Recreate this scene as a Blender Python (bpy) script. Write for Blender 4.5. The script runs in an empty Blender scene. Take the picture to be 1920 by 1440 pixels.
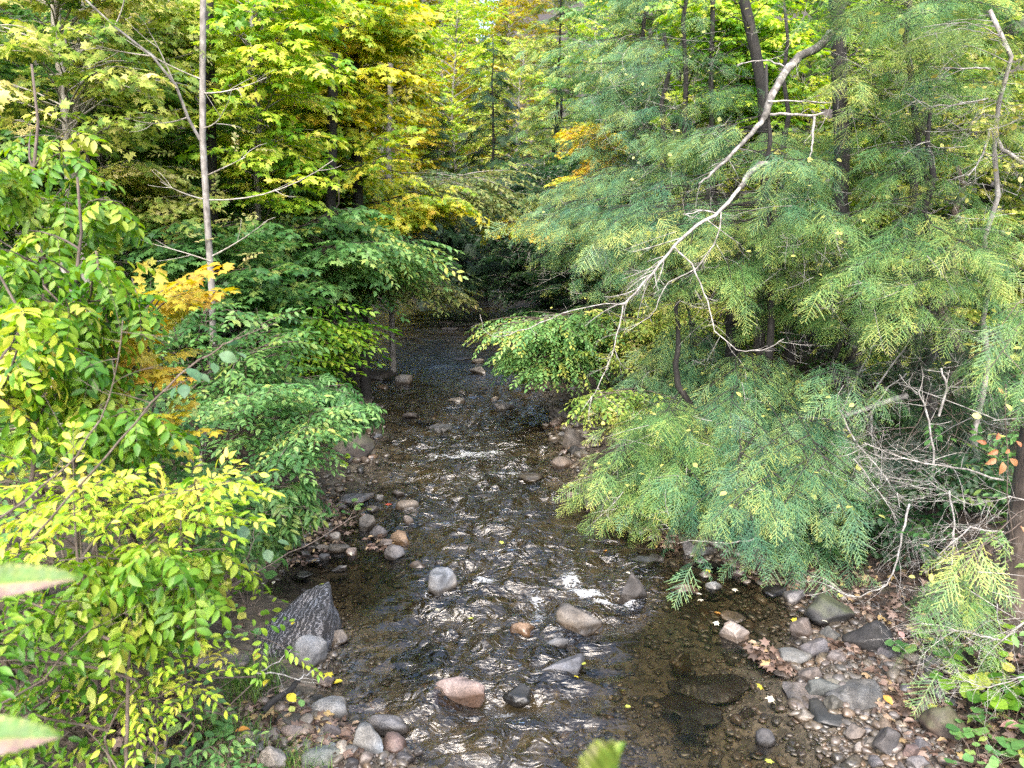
import bpy, bmesh, math, random
import numpy as np
from mathutils import Vector, Matrix

rng = np.random.default_rng(7)
random.seed(7)
scene = bpy.context.scene
COL = bpy.context.scene.collection
R = math.radians

# ------------------------------------------------------------------ camera geometry
CAMZ, PITCH, FPX = 4.0, R(12.9), 1397.0
cp, sp = math.cos(PITCH), math.sin(PITCH)

def ray(px, py):
    a, b = (px - 960) / FPX, (720 - py) / FPX
    return np.array([a, cp + b * sp, -sp + b * cp])

def at(px, py, Y):
    d = ray(px, py)
    return np.array([0, 0, CAMZ]) + d * (Y / d[1])

def on(px, py, z=0.0):
    d = ray(px, py)
    return np.array([0, 0, CAMZ]) + d * ((z - CAMZ) / d[2])

# ------------------------------------------------------------------ noise
def _h(ix, iy, iz, seed):
    n = (ix.astype(np.int64) * 374761393 + iy.astype(np.int64) * 668265263 + iz.astype(np.int64) * 2147483647 + seed * 1274126177) & 0xffffffff
    n = ((n ^ (n >> 13)) * 1274126177) & 0xffffffff
    n = n ^ (n >> 16)
    return (n & 0xffffff) / float(0xffffff)

def vnoise(p, seed=0):
    i = np.floor(p).astype(np.int64)
    f = p - i
    f = f * f * f * (f * (f * 6 - 15) + 10)
    r = 0
    for dx in (0, 1):
        for dy in (0, 1):
            for dz in (0, 1):
                w = (f[:, 0] if dx else 1 - f[:, 0]) * (f[:, 1] if dy else 1 - f[:, 1]) * (f[:, 2] if dz else 1 - f[:, 2])
                r = r + w * _h(i[:, 0] + dx, i[:, 1] + dy, i[:, 2] + dz, seed)
    return r * 2 - 1

def fbm(p, oct=4, seed=0, gain=.5):
    r, a, s = 0, 1.0, 1.0
    for k in range(oct):
        r = r + a * vnoise(p * s + 17.3 * k, seed + k)
        a *= gain
        s *= 2.03
    return r

def sstep(x):
    x = np.clip(x, 0, 1)
    return x * x * (3 - 2 * x)

# ------------------------------------------------------------------ terrain
LEFT = [(700, 562), (690, 640), (688, 700), (706, 780), (690, 862), (640, 915), (600, 985), (520, 1075), (500, 1110), (590, 1150), (600, 1255), (590, 1330), (720, 1400), (760, 1440)]
RIGHT = [(960, 562), (940, 620), (1000, 690), (1035, 760), (1065, 850), (1110, 940), (1230, 1005), (1420, 1070), (1500, 1120), (1560, 1180), (1500, 1260), (1500, 1330), (1600, 1440)]
Lw = sorted([tuple(on(x, y)[:2]) for x, y in LEFT], key=lambda q: q[1])
Rw = sorted([tuple(on(x, y)[:2]) for x, y in RIGHT], key=lambda q: q[1])
LY = np.array([-40, 2.0] + [q[1] for q in Lw] + [60, 90]); LX = np.array([Lw[0][0] - .3, Lw[0][0] - .3] + [q[0] for q in Lw] + [-9, -14])
RY = np.array([-40, 2.0] + [q[1] for q in Rw] + [60, 90]); RX = np.array([Rw[0][0] + .3, Rw[0][0] + .3] + [q[0] for q in Rw] + [-4, -9])

def bank(x, y):
    """signed distance-like value: > 0 inside the brook; second value True on the left side"""
    xl, xr = np.interp(y, LY, LX), np.interp(y, RY, RX)
    return np.minimum(x - xl, xr - x), (x - xl) < (xr - x)

def Hz(x, y):
    x = np.atleast_1d(np.asarray(x, float)); y = np.atleast_1d(np.asarray(y, float))
    d, left = bank(x, y)
    p = np.stack([x, y, x * 0], 1)
    n1 = fbm(p * .9, 3, 5); n2 = fbm(p * 5, 2, 9)
    z = -(.06 + .20 * sstep(d / 1.1)) * sstep(d / .35) + .03 * n2 * sstep(d / .3)
    e = np.maximum(-d, 0)
    steep = np.where(left, .75 + 0 * e, .62)
    zo = .09 * sstep(e / .4) + steep * sstep((e - .75) / 1.5) + np.maximum(e - 2.0, 0) * .13 + np.maximum(e - 9, 0) * .28
    zo = zo + np.maximum(y - 50, 0) * .35 * sstep(e / 6)
    zo = zo + .06 * n1 * sstep(e / 1.0) + .015 * n2 * sstep(e / .3)
    return np.where(d > 0, z, zo)

def gz(x, y):
    return float(Hz(x, y)[0])

# ------------------------------------------------------------------ mesh builder (triangles only)
class MB:
    def __init__(s):
        s.v, s.t, s.a, s.n = [], [], [], 0
    def add(s, v, t, a=None):
        v = np.asarray(v, np.float32).reshape(-1, 3); t = np.asarray(t, np.int64).reshape(-1, 3)
        s.v.append(v); s.t.append(t + s.n); s.n += len(v)
        s.a.append(np.zeros(len(v), np.float32) if a is None else np.broadcast_to(np.asarray(a, np.float32), (len(v),)))
    def tube(s, pts, rad, k=6, a=0.0, cap=True):
        pts = np.asarray(pts, float); rad = np.broadcast_to(np.asarray(rad, float), (len(pts),))
        tan = np.gradient(pts, axis=0); tan /= np.linalg.norm(tan, axis=1)[:, None] + 1e-9
        ref = np.array([0.0, 0, 1]) if abs(tan[0][2]) < .9 else np.array([1.0, 0, 0])
        u = np.cross(tan, ref); u /= np.linalg.norm(u, axis=1)[:, None] + 1e-9
        w = np.cross(tan, u)
        th = np.arange(k) * 2 * math.pi / k
        ring = pts[:, None, :] + rad[:, None, None] * (np.cos(th)[None, :, None] * u[:, None, :] + np.sin(th)[None, :, None] * w[:, None, :])
        v = ring.reshape(-1, 3)
        i = np.arange(len(pts) - 1)[:, None] * k; j = np.arange(k)[None, :]; j2 = (j + 1) % k
        q = np.stack([i + j, i + j2, i + k + j2, i + k + j], -1).reshape(-1, 4)
        t = np.concatenate([q[:, [0, 1, 2]], q[:, [0, 2, 3]]])
        if cap:
            m = len(v)
            v = np.concatenate([v, pts[-1:]])
            b = (len(pts) - 1) * k
            t = np.concatenate([t, np.stack([b + np.arange(k), b + (np.arange(k) + 1) % k, np.full(k, m)], 1)])
        s.add(v, t, a)
    def mesh(s, name, mat, smooth=False):
        v = np.concatenate(s.v); t = np.concatenate(s.t); a = np.concatenate(s.a)
        me = bpy.data.meshes.new(name)
        me.vertices.add(len(v)); me.vertices.foreach_set('co', v.ravel())
        me.loops.add(len(t) * 3); me.loops.foreach_set('vertex_index', t.ravel().astype(np.int32))
        me.polygons.add(len(t)); me.polygons.foreach_set('loop_start', (np.arange(len(t)) * 3).astype(np.int32))
        me.polygons.foreach_set('loop_total', np.full(len(t), 3, np.int32))
        if smooth:
            me.polygons.foreach_set('use_smooth', np.ones(len(t), bool))
        at_ = me.attributes.new('tone', 'FLOAT', 'POINT'); at_.data.foreach_set('value', a.astype(np.float32))
        me.materials.append(mat)
        me.update(calc_edges=True)
        return me
    def build(s, name, mat, parent=None, smooth=False, loc=None):
        if not s.v:
            return None
        o = bpy.data.objects.new(name, s.mesh(name, mat, smooth)); COL.objects.link(o)
        if parent is not None:
            o.parent = parent
        if loc is not None:
            o.location = loc
        return o

def tag(o, label=None, cat=None, group=None, kind=None):
    if label: o['label'] = label
    if cat: o['category'] = cat
    if group: o['group'] = group
    if kind: o['kind'] = kind
    return o

def empty(name, loc, label, cat, group=None):
    o = bpy.data.objects.new(name, None); COL.objects.link(o); o.location = loc
    o.empty_display_size = .1
    return tag(o, label, cat, group)

# ------------------------------------------------------------------ materials
def newmat(name):
    m = bpy.data.materials.new(name); m.use_nodes = True
    nt = m.node_tree; nt.nodes.clear()
    out = nt.nodes.new('ShaderNodeOutputMaterial')
    return m, nt, out

def nd(nt, typ, **kw):
    n = nt.nodes.new(typ)
    for k, v in kw.items():
        if k.startswith('_'):
            setattr(n, k[1:], v)
        else:
            key = k.replace('__', ' ')
            n.inputs[int(key[1:]) if key[0] == 'i' and key[1:].isdigit() else key].default_value = v
    return n

def ramp(nt, stops, interp='LINEAR'):
    r = nt.nodes.new('ShaderNodeValToRGB'); cr = r.color_ramp; cr.interpolation = interp
    while len(cr.elements) < len(stops):
        cr.elements.new(.5)
    for e, (p, c) in zip(cr.elements, stops):
        e.position = p; e.color = (*c, 1) if len(c) == 3 else c
    return r

TWIG = (.10, .075, .05)
LEAFMATS = {}
def leafmat(name, stops, transl=.45, rough=.46, spec=.42, gain=.6):
    """stops: palette over 0...94, the last stop is the twig's bark"""
    m, nt, out = newmat(name)
    L = nt.links
    av = nd(nt, 'ShaderNodeAttribute', _attribute_name='tone')
    oi = nd(nt, 'ShaderNodeObjectInfo')
    n = len(stops)
    st = [(.90 * i / (n - 1), tuple(min(1, q * gain) for q in c)) for i, c in enumerate(stops)] + [(.955, tuple(min(1, q * gain) for q in stops[-1])), (.965, TWIG)]
    rp = ramp(nt, st)
    L.new(av.outputs['Fac'], rp.inputs['Fac'])
    geo = nd(nt, 'ShaderNodeNewGeometry')
    nz = nd(nt, 'ShaderNodeTexNoise', Scale=34.0, Detail=2.0)
    L.new(geo.outputs['Position'], nz.inputs['Vector'])
    mr = nd(nt, 'ShaderNodeMapRange', i1=.3, i2=.7, i3=.78, i4=1.2)
    L.new(nz.outputs['Fac'], mr.inputs[0])
    mx = nd(nt, 'ShaderNodeMix', _data_type='RGBA', _blend_type='MULTIPLY'); mx.inputs[0].default_value = 1
    L.new(rp.outputs['Color'], mx.inputs[6]); L.new(mr.outputs[0], mx.inputs[7])
    sn = nd(nt, 'ShaderNodeTexNoise', Scale=95.0, Detail=3.0, Roughness=.7); L.new(geo.outputs['Position'], sn.inputs['Vector'])
    sm = nd(nt, 'ShaderNodeMapRange', i1=.64, i2=.72, i3=0.0, i4=.7 if 'leaf' in name else 0.0); L.new(sn.outputs['Fac'], sm.inputs[0])
    sx_ = nd(nt, 'ShaderNodeMix', _data_type='RGBA'); sx_.inputs[7].default_value = (.10, .06, .025, 1)
    L.new(sm.outputs[0], sx_.inputs[0]); L.new(mx.outputs[2], sx_.inputs[6]); mx = sx_
    pb = nd(nt, 'ShaderNodeBsdfPrincipled', Roughness=rough)
    pb.inputs['Specular IOR Level'].default_value = spec
    L.new(mx.outputs[2], pb.inputs['Base Color'])
    tr = nd(nt, 'ShaderNodeBsdfTranslucent')
    hs = nd(nt, 'ShaderNodeHueSaturation', Saturation=1.1, Value=1.25)
    L.new(mx.outputs[2], hs.inputs['Color']); L.new(hs.outputs[0], tr.inputs['Color'])
    ms = nd(nt, 'ShaderNodeMixShader', i0=transl)
    L.new(pb.outputs[0], ms.inputs[1]); L.new(tr.outputs[0], ms.inputs[2])
    L.new(ms.outputs[0], out.inputs[0])
    LEAFMATS[name] = m
    return m

leafmat('leaf_yellowgreen', [(.06, .17, .018), (.16, .31, .025), (.32, .46, .04), (.50, .54, .07), (.62, .52, .12)], gain=1.05)
leafmat('leaf_lime', [(.06, .20, .02), (.12, .31, .025), (.22, .43, .03), (.36, .52, .045), (.55, .55, .10)])
leafmat('leaf_green', [(.03, .10, .028), (.055, .155, .04), (.095, .22, .055), (.15, .29, .07), (.30, .37, .09)], gain=.85)
leafmat('leaf_midgreen', [(.05, .14, .04), (.085, .21, .06), (.14, .29, .08), (.22, .37, .11), (.44, .46, .10)], gain=.95)
leafmat('leaf_dark', [(.010, .045, .014), (.018, .07, .02), (.03, .10, .03), (.05, .13, .03), (.08, .15, .035)])  # much darker than the other greens: shade of the hollows put into the colour
leafmat('leaf_olive', [(.07, .15, .028), (.15, .24, .042), (.27, .34, .06), (.43, .43, .10), (.57, .49, .22)], gain=1.1)
leafmat('leaf_orange', [(.26, .32, .03), (.48, .44, .035), (.64, .46, .04), (.68, .38, .04), (.62, .26, .04)])
leafmat('leaf_autumn', [(.16, .30, .03), (.34, .44, .04), (.58, .58, .06), (.70, .57, .06), (.68, .42, .06)], gain=.9)
leafmat('leaf_yellow', [(.20, .30, .02), (.42, .44, .03), (.58, .50, .035), (.62, .46, .03), (.60, .36, .03)])
leafmat('leaf_gold', [(.50, .54, .05), (.64, .58, .06), (.70, .56, .06), (.70, .48, .06), (.66, .38, .06)])
leafmat('leaf_pale', [(.10, .19, .06), (.20, .30, .09), (.34, .40, .13), (.46, .46, .16), (.55, .46, .22)], rough=.35)
leafmat('leaf_sage', [(.06, .17, .08), (.11, .25, .12), (.17, .32, .16), (.22, .36, .18)], rough=.5)
leafmat('leaf_red', [(.35, .05, .03), (.50, .12, .06), (.62, .24, .10), (.60, .30, .14)])
leafmat('needle_green', [(.024, .085, .034), (.06, .165, .06), (.125, .265, .085), (.215, .36, .10), (.38, .47, .115), (.52, .52, .14)], transl=.3, rough=.38, gain=.8)
leafmat('needle_bluish', [(.022, .085, .048), (.055, .165, .085), (.115, .26, .125), (.19, .34, .13), (.34, .44, .12), (.5, .52, .14)], transl=.3, rough=.36, gain=.78)
leafmat('needle_yellow', [(.05, .13, .04), (.12, .23, .05), (.24, .34, .06), (.42, .46, .08), (.55, .48, .12)], transl=.3)
leafmat('needle_dark', [(.006, .028, .012), (.010, .04, .018), (.018, .06, .025), (.03, .085, .03), (.06, .12, .03)], transl=.2)  # near-black needles: the shade of dark hollows is painted into this palette
leafmat('litter_leaf', [(.045, .027, .018), (.08, .05, .033), (.13, .08, .055), (.21, .14, .11), (.32, .23, .18), (.40, .28, .10)], transl=.1, rough=.6)
leafmat('grass_blade', [(.04, .14, .02), (.08, .22, .03), (.16, .30, .04), (.30, .36, .09)], transl=.35)

def barkmat(name, c0, c1, c2, scale=9, zs=.25, bump=.5, rough=.85):
    c0, c1, c2 = [tuple(.72 * q for q in c) for c in (c0, c1, c2)]
    m, nt, out = newmat(name); L = nt.links
    tc = nd(nt, 'ShaderNodeTexCoord')
    mp = nd(nt, 'ShaderNodeMapping'); mp.inputs['Scale'].default_value = (1, 1, zs)
    L.new(tc.outputs['Object'], mp.inputs['Vector'])
    n1 = nd(nt, 'ShaderNodeTexNoise', Scale=scale, Detail=6.0, Roughness=.65)
    n2 = nd(nt, 'ShaderNodeTexNoise', Scale=scale * .45, Detail=4.0)
    L.new(mp.outputs[0], n1.inputs['Vector']); L.new(tc.outputs['Object'], n2.inputs['Vector'])
    rp = ramp(nt, [(.34, c0), (.52, c1), (.66, c2)])
    ad = nd(nt, 'ShaderNodeMath', _operation='MULTIPLY_ADD', i1=.5, i2=0.0)
    L.new(n1.outputs['Fac'], ad.inputs[0])
    ml = nd(nt, 'ShaderNodeMath', _operation='MULTIPLY', i1=.5); L.new(n2.outputs['Fac'], ml.inputs[0]); L.new(ml.outputs[0], ad.inputs[2])
    L.new(ad.outputs[0], rp.inputs['Fac'])
    pb = nd(nt, 'ShaderNodeBsdfPrincipled', Roughness=rough)
    L.new(rp.outputs[0], pb.inputs['Base Color'])
    bp = nd(nt, 'ShaderNodeBump', Strength=bump, Distance=.02); L.new(n1.outputs['Fac'], bp.inputs['Height']); L.new(bp.outputs[0], pb.inputs['Normal'])
    L.new(pb.outputs[0], out.inputs[0])
    return m

BARK_GREY = barkmat('grey_bark', (.10, .09, .08), (.26, .24, .22), (.42, .40, .38), 26, .22)
BARK_PALE = barkmat('pale_bark', (.16, .14, .11), (.34, .31, .27), (.5, .47, .42), 16, .2)
BARK_DARK = barkmat('dark_bark', (.006, .0055, .005), (.016, .014, .012), (.045, .04, .034), 14, .2)
BARK_BROWN = barkmat('brown_bark', (.035, .025, .02), (.10, .075, .06), (.20, .16, .13), 16, .22, .8)
BARK_LICHEN = barkmat('lichen_bark', (.02, .017, .014), (.15, .14, .125), (.50, .48, .44), 15, .7)
DEADWOOD = barkmat('dead_wood', (.08, .07, .06), (.31, .29, .265), (.58, .56, .52), 30, .4)
TWIGWOOD = barkmat('twig_bark', (.05, .035, .025), (.12, .09, .07), (.22, .18, .15), 30, .4, .2)

def rockmat(name, veins=0.0, moss=0.0):
    m, nt, out = newmat(name); L = nt.links
    oi = nd(nt, 'ShaderNodeObjectInfo'); tc = nd(nt, 'ShaderNodeTexCoord'); geo = nd(nt, 'ShaderNodeNewGeometry')
    off = nd(nt, 'ShaderNodeVectorMath', _operation='ADD')
    sc = nd(nt, 'ShaderNodeMath', _operation='MULTIPLY', i1=50.0); L.new(oi.outputs['Random'], sc.inputs[0])
    L.new(tc.outputs['Object'], off.inputs[0]); L.new(sc.outputs[0], off.inputs[1])
    n1 = nd(nt, 'ShaderNodeTexNoise', Scale=7.0, Detail=8.0, Roughness=.62)
    n2 = nd(nt, 'ShaderNodeTexNoise', Scale=70.0, Detail=4.0, Roughness=.7)
    for n in (n1, n2): L.new(off.outputs[0], n.inputs['Vector'])
    m1 = nd(nt, 'ShaderNodeMapRange', i1=.3, i2=.7, i3=.40, i4=1.55); L.new(n1.outputs['Fac'], m1.inputs[0])
    m2 = nd(nt, 'ShaderNodeMapRange', i1=.35, i2=.7, i3=.62, i4=1.45); L.new(n2.outputs['Fac'], m2.inputs[0])
    mm = nd(nt, 'ShaderNodeMath', _operation='MULTIPLY'); L.new(m1.outputs[0], mm.inputs[0]); L.new(m2.outputs[0], mm.inputs[1])
    mx = nd(nt, 'ShaderNodeMix', _data_type='RGBA', _blend_type='MULTIPLY'); mx.inputs[0].default_value = 1
    L.new(oi.outputs['Color'], mx.inputs[6]); L.new(mm.outputs[0], mx.inputs[7])
    # warm/cool drift
    n3 = nd(nt, 'ShaderNodeTexNoise', Scale=3.0, Detail=2.0); L.new(off.outputs[0], n3.inputs['Vector'])
    r3 = ramp(nt, [(.35, (1.12, .98, .84)), (.65, (.92, .98, 1.08))]); L.new(n3.outputs['Fac'], r3.inputs['Fac'])
    mx2 = nd(nt, 'ShaderNodeMix', _data_type='RGBA', _blend_type='MULTIPLY'); mx2.inputs[0].default_value = .8
    L.new(mx.outputs[2], mx2.inputs[6]); L.new(r3.outputs[0], mx2.inputs[7])
    col = mx2.outputs[2]
    hsrc = n1.outputs['Fac']
    if veins:
        mpv = nd(nt, 'ShaderNodeMapping'); mpv.inputs['Rotation'].default_value = (R(20), R(30), R(35))
        L.new(off.outputs[0], mpv.inputs['Vector'])
        wv = nd(nt, 'ShaderNodeTexWave', Scale=3.0 if veins < 1 else 6.5, Distortion=5.0 if veins < 1 else 14.0, Detail=8.0)
        wv.inputs['Detail Scale'].default_value = 1.6; wv.inputs['Detail Roughness'].default_value = .7
        L.new(mpv.outputs[0], wv.inputs['Vector'])
        rv = ramp(nt, [(.0, (.22, .22, .23)), (.4, (.55, .55, .57)), (.7, (1.0, 1.0, 1.02)), (.95, (1.7, 1.7, 1.72))] if veins >= 1 else [(.2, (.86, .86, .87)), (.8, (1.14, 1.14, 1.14))])
        L.new(wv.outputs['Fac'], rv.inputs['Fac'])
        mv = nd(nt, 'ShaderNodeMix', _data_type='RGBA', _blend_type='MULTIPLY'); mv.inputs[0].default_value = 1
        L.new(col, mv.inputs[6]); L.new(rv.outputs[0], mv.inputs[7]); col = mv.outputs[2]
        hsrc = wv.outputs['Fac']
    if moss:
        sx = nd(nt, 'ShaderNodeSeparateXYZ'); L.new(geo.outputs['Normal'], sx.inputs[0])
        a = nd(nt, 'ShaderNodeMath', _operation='MULTIPLY_ADD', i1=2.2, i2=-1.15); L.new(n1.outputs['Fac'], a.inputs[0])
        b = nd(nt, 'ShaderNodeMath', _operation='MULTIPLY_ADD', i1=.8, _use_clamp=True); L.new(sx.outputs[2], b.inputs[0]); L.new(a.outputs[0], b.inputs[2])
        c = nd(nt, 'ShaderNodeMath', _operation='MULTIPLY', i1=moss, _use_clamp=True); L.new(b.outputs[0], c.inputs[0])
        mo = nd(nt, 'ShaderNodeMix', _data_type='RGBA'); mo.inputs[7].default_value = (.035, .045, .012, 1)
        L.new(c.outputs[0], mo.inputs[0]); L.new(col, mo.inputs[6]); col = mo.outputs[2]
    # wet line just above the water (z = 0)
    sp_ = nd(nt, 'ShaderNodeSeparateXYZ'); L.new(geo.outputs['Position'], sp_.inputs[0])
    wn = nd(nt, 'ShaderNodeMath', _operation='MULTIPLY_ADD', i1=.10, i2=-.02); L.new(n1.outputs['Fac'], wn.inputs[0])
    wz = nd(nt, 'ShaderNodeMath', _operation='SUBTRACT'); L.new(sp_.outputs[2], wz.inputs[0]); L.new(wn.outputs[0], wz.inputs[1])
    wm = nd(nt, 'ShaderNodeMapRange', i1=.0, i2=.035, i3=1.0, i4=0.0); L.new(wz.outputs[0], wm.inputs[0])
    wc = nd(nt, 'ShaderNodeMix', _data_type='RGBA', _blend_type='MULTIPLY'); wc.inputs[7].default_value = (.42, .38, .33, 1)
    L.new(wm.outputs[0], wc.inputs[0]); L.new(col, wc.inputs[6])
    rg = nd(nt, 'ShaderNodeMapRange', i1=0.0, i2=1.0, i3=.72, i4=.22); L.new(wm.outputs[0], rg.inputs[0])
    pb = nd(nt, 'ShaderNodeBsdfPrincipled')
    L.new(wc.outputs[2], pb.inputs['Base Color']); L.new(rg.outputs[0], pb.inputs['Roughness'])
    b1 = nd(nt, 'ShaderNodeBump', Strength=.6 if veins < 1 else 1.0, Distance=.02 if veins < 1 else .035); L.new(hsrc, b1.inputs['Height'])
    b2 = nd(nt, 'ShaderNodeBump', Strength=.35, Distance=.006); L.new(n2.outputs['Fac'], b2.inputs['Height']); L.new(b1.outputs[0], b2.inputs['Normal'])
    L.new(b2.outputs[0], pb.inputs['Normal'])
    L.new(pb.outputs[0], out.inputs[0])
    return m

ROCK = rockmat('river_rock'); ROCK_BANDED = rockmat('banded_rock', veins=.5); ROCK_STRIATED = rockmat('striated_rock', veins=1.0); ROCK_MOSS = rockmat('mossy_rock', moss=.9)

# pebbles take their colour from tone
def pebblemat():
    m, nt, out = newmat('pebble_stone'); L = nt.links
    av = nd(nt, 'ShaderNodeAttribute', _attribute_name='tone'); geo = nd(nt, 'ShaderNodeNewGeometry')
    rp = ramp(nt, [(0, (.05, .05, .05)), (.2, (.10, .095, .088)), (.4, (.12, .105, .085)), (.55, (.075, .075, .082)), (.7, (.15, .115, .085)), (.85, (.10, .097, .105)), (.95, (.22, .19, .155)), (1, (.16, .11, .08))])
    L.new(av.outputs['Fac'], rp.inputs['Fac'])
    n1 = nd(nt, 'ShaderNodeTexNoise', Scale=45.0, Detail=5.0); L.new(geo.outputs['Position'], n1.inputs['Vector'])
    m1 = nd(nt, 'ShaderNodeMapRange', i1=.3, i2=.7, i3=.6, i4=1.35); L.new(n1.outputs['Fac'], m1.inputs[0])
    mx = nd(nt, 'ShaderNodeMix', _data_type='RGBA', _blend_type='MULTIPLY'); mx.inputs[0].default_value = 1
    L.new(rp.outputs[0], mx.inputs[6]); L.new(m1.outputs[0], mx.inputs[7])
    sp_ = nd(nt, 'ShaderNodeSeparateXYZ'); L.new(geo.outputs['Position'], sp_.inputs[0])
    wm = nd(nt, 'ShaderNodeMapRange', i1=.06, i2=.22, i3=1.0, i4=0.0); L.new(sp_.outputs[2], wm.inputs[0])
    wc = nd(nt, 'ShaderNodeMix', _data_type='RGBA', _blend_type='MULTIPLY'); wc.inputs[7].default_value = (.54, .49, .42, 1)
    L.new(wm.outputs[0], wc.inputs[0]); L.new(mx.outputs[2], wc.inputs[6])
    rg = nd(nt, 'ShaderNodeMapRange', i1=0.0, i2=1.0, i3=.7, i4=.25); L.new(wm.outputs[0], rg.inputs[0])
    pb = nd(nt, 'ShaderNodeBsdfPrincipled'); L.new(wc.outputs[2], pb.inputs['Base Color']); L.new(rg.outputs[0], pb.inputs['Roughness'])
    L.new(pb.outputs[0], out.inputs[0])
    return m
PEBBLE = pebblemat()

def groundmat():
    m, nt, out = newmat('forest_soil'); L = nt.links
    geo = nd(nt, 'ShaderNodeNewGeometry')
    n1 = nd(nt, 'ShaderNodeTexNoise', Scale=1.3, Detail=6.0); v1 = nd(nt, 'ShaderNodeTexVoronoi', Scale=17.0); v2 = nd(nt, 'ShaderNodeTexVoronoi', Scale=41.0)
    wn = nd(nt, 'ShaderNodeTexNoise', Scale=6.0, Detail=3.0)
    ds = nd(nt, 'ShaderNodeVectorMath', _operation='MULTIPLY_ADD'); ds.inputs[1].default_value = (.12, .12, .12)
    L.new(geo.outputs['Position'], wn.inputs['Vector']); L.new(wn.outputs['Color'], ds.inputs[0]); L.new(geo.outputs['Position'], ds.inputs[2])
    for n in (v1, v2): L.new(ds.outputs[0], n.inputs['Vector'])
    L.new(geo.outputs['Position'], n1.inputs['Vector'])
    rr = ramp(nt, [(0, (.008, .006, .004)), (.35, (.018, .013, .009)), (.6, (.034, .023, .015)), (.85, (.06, .042, .03)), (1, (.035, .035, .014))])
    s1 = nd(nt, 'ShaderNodeSeparateColor'); L.new(v1.outputs['Color'], s1.inputs[0]); L.new(s1.outputs[0], rr.inputs['Fac'])
    r2 = ramp(nt, [(0, (.006, .005, .004)), (.5, (.018, .013, .009)), (1, (.05, .034, .022))])
    s2 = nd(nt, 'ShaderNodeSeparateColor'); L.new(v2.outputs['Color'], s2.inputs[0]); L.new(s2.outputs[1], r2.inputs['Fac'])
    mx = nd(nt, 'ShaderNodeMix', _data_type='RGBA'); L.new(n1.outputs['Fac'], mx.inputs[0]); L.new(rr.outputs[0], mx.inputs[6]); L.new(r2.outputs[0], mx.inputs[7])
    # below the water line: brown silt and pebble bed
    bed = ramp(nt, [(0, (.035, .03, .021)), (.5, (.075, .063, .044)), (1, (.125, .105, .078))]); L.new(s1.outputs[1], bed.inputs['Fac'])
    sp_ = nd(nt, 'ShaderNodeSeparateXYZ'); L.new(geo.outputs['Position'], sp_.inputs[0])
    wm = nd(nt, 'ShaderNodeMapRange', i1=.0, i2=.10, i3=1.0, i4=0.0); L.new(sp_.outputs[2], wm.inputs[0])
    m2 = nd(nt, 'ShaderNodeMix', _data_type='RGBA'); L.new(wm.outputs[0], m2.inputs[0]); L.new(mx.outputs[2], m2.inputs[6]); L.new(bed.outputs[0], m2.inputs[7])
    pb = nd(nt, 'ShaderNodeBsdfPrincipled', Roughness=.9); L.new(m2.outputs[2], pb.inputs['Base Color'])
    bp = nd(nt, 'ShaderNodeBump', Strength=.6, Distance=.03); L.new(v1.outputs['Distance'], bp.inputs['Height']); L.new(bp.outputs[0], pb.inputs['Normal'])
    L.new(pb.outputs[0], out.inputs[0])
    return m

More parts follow.
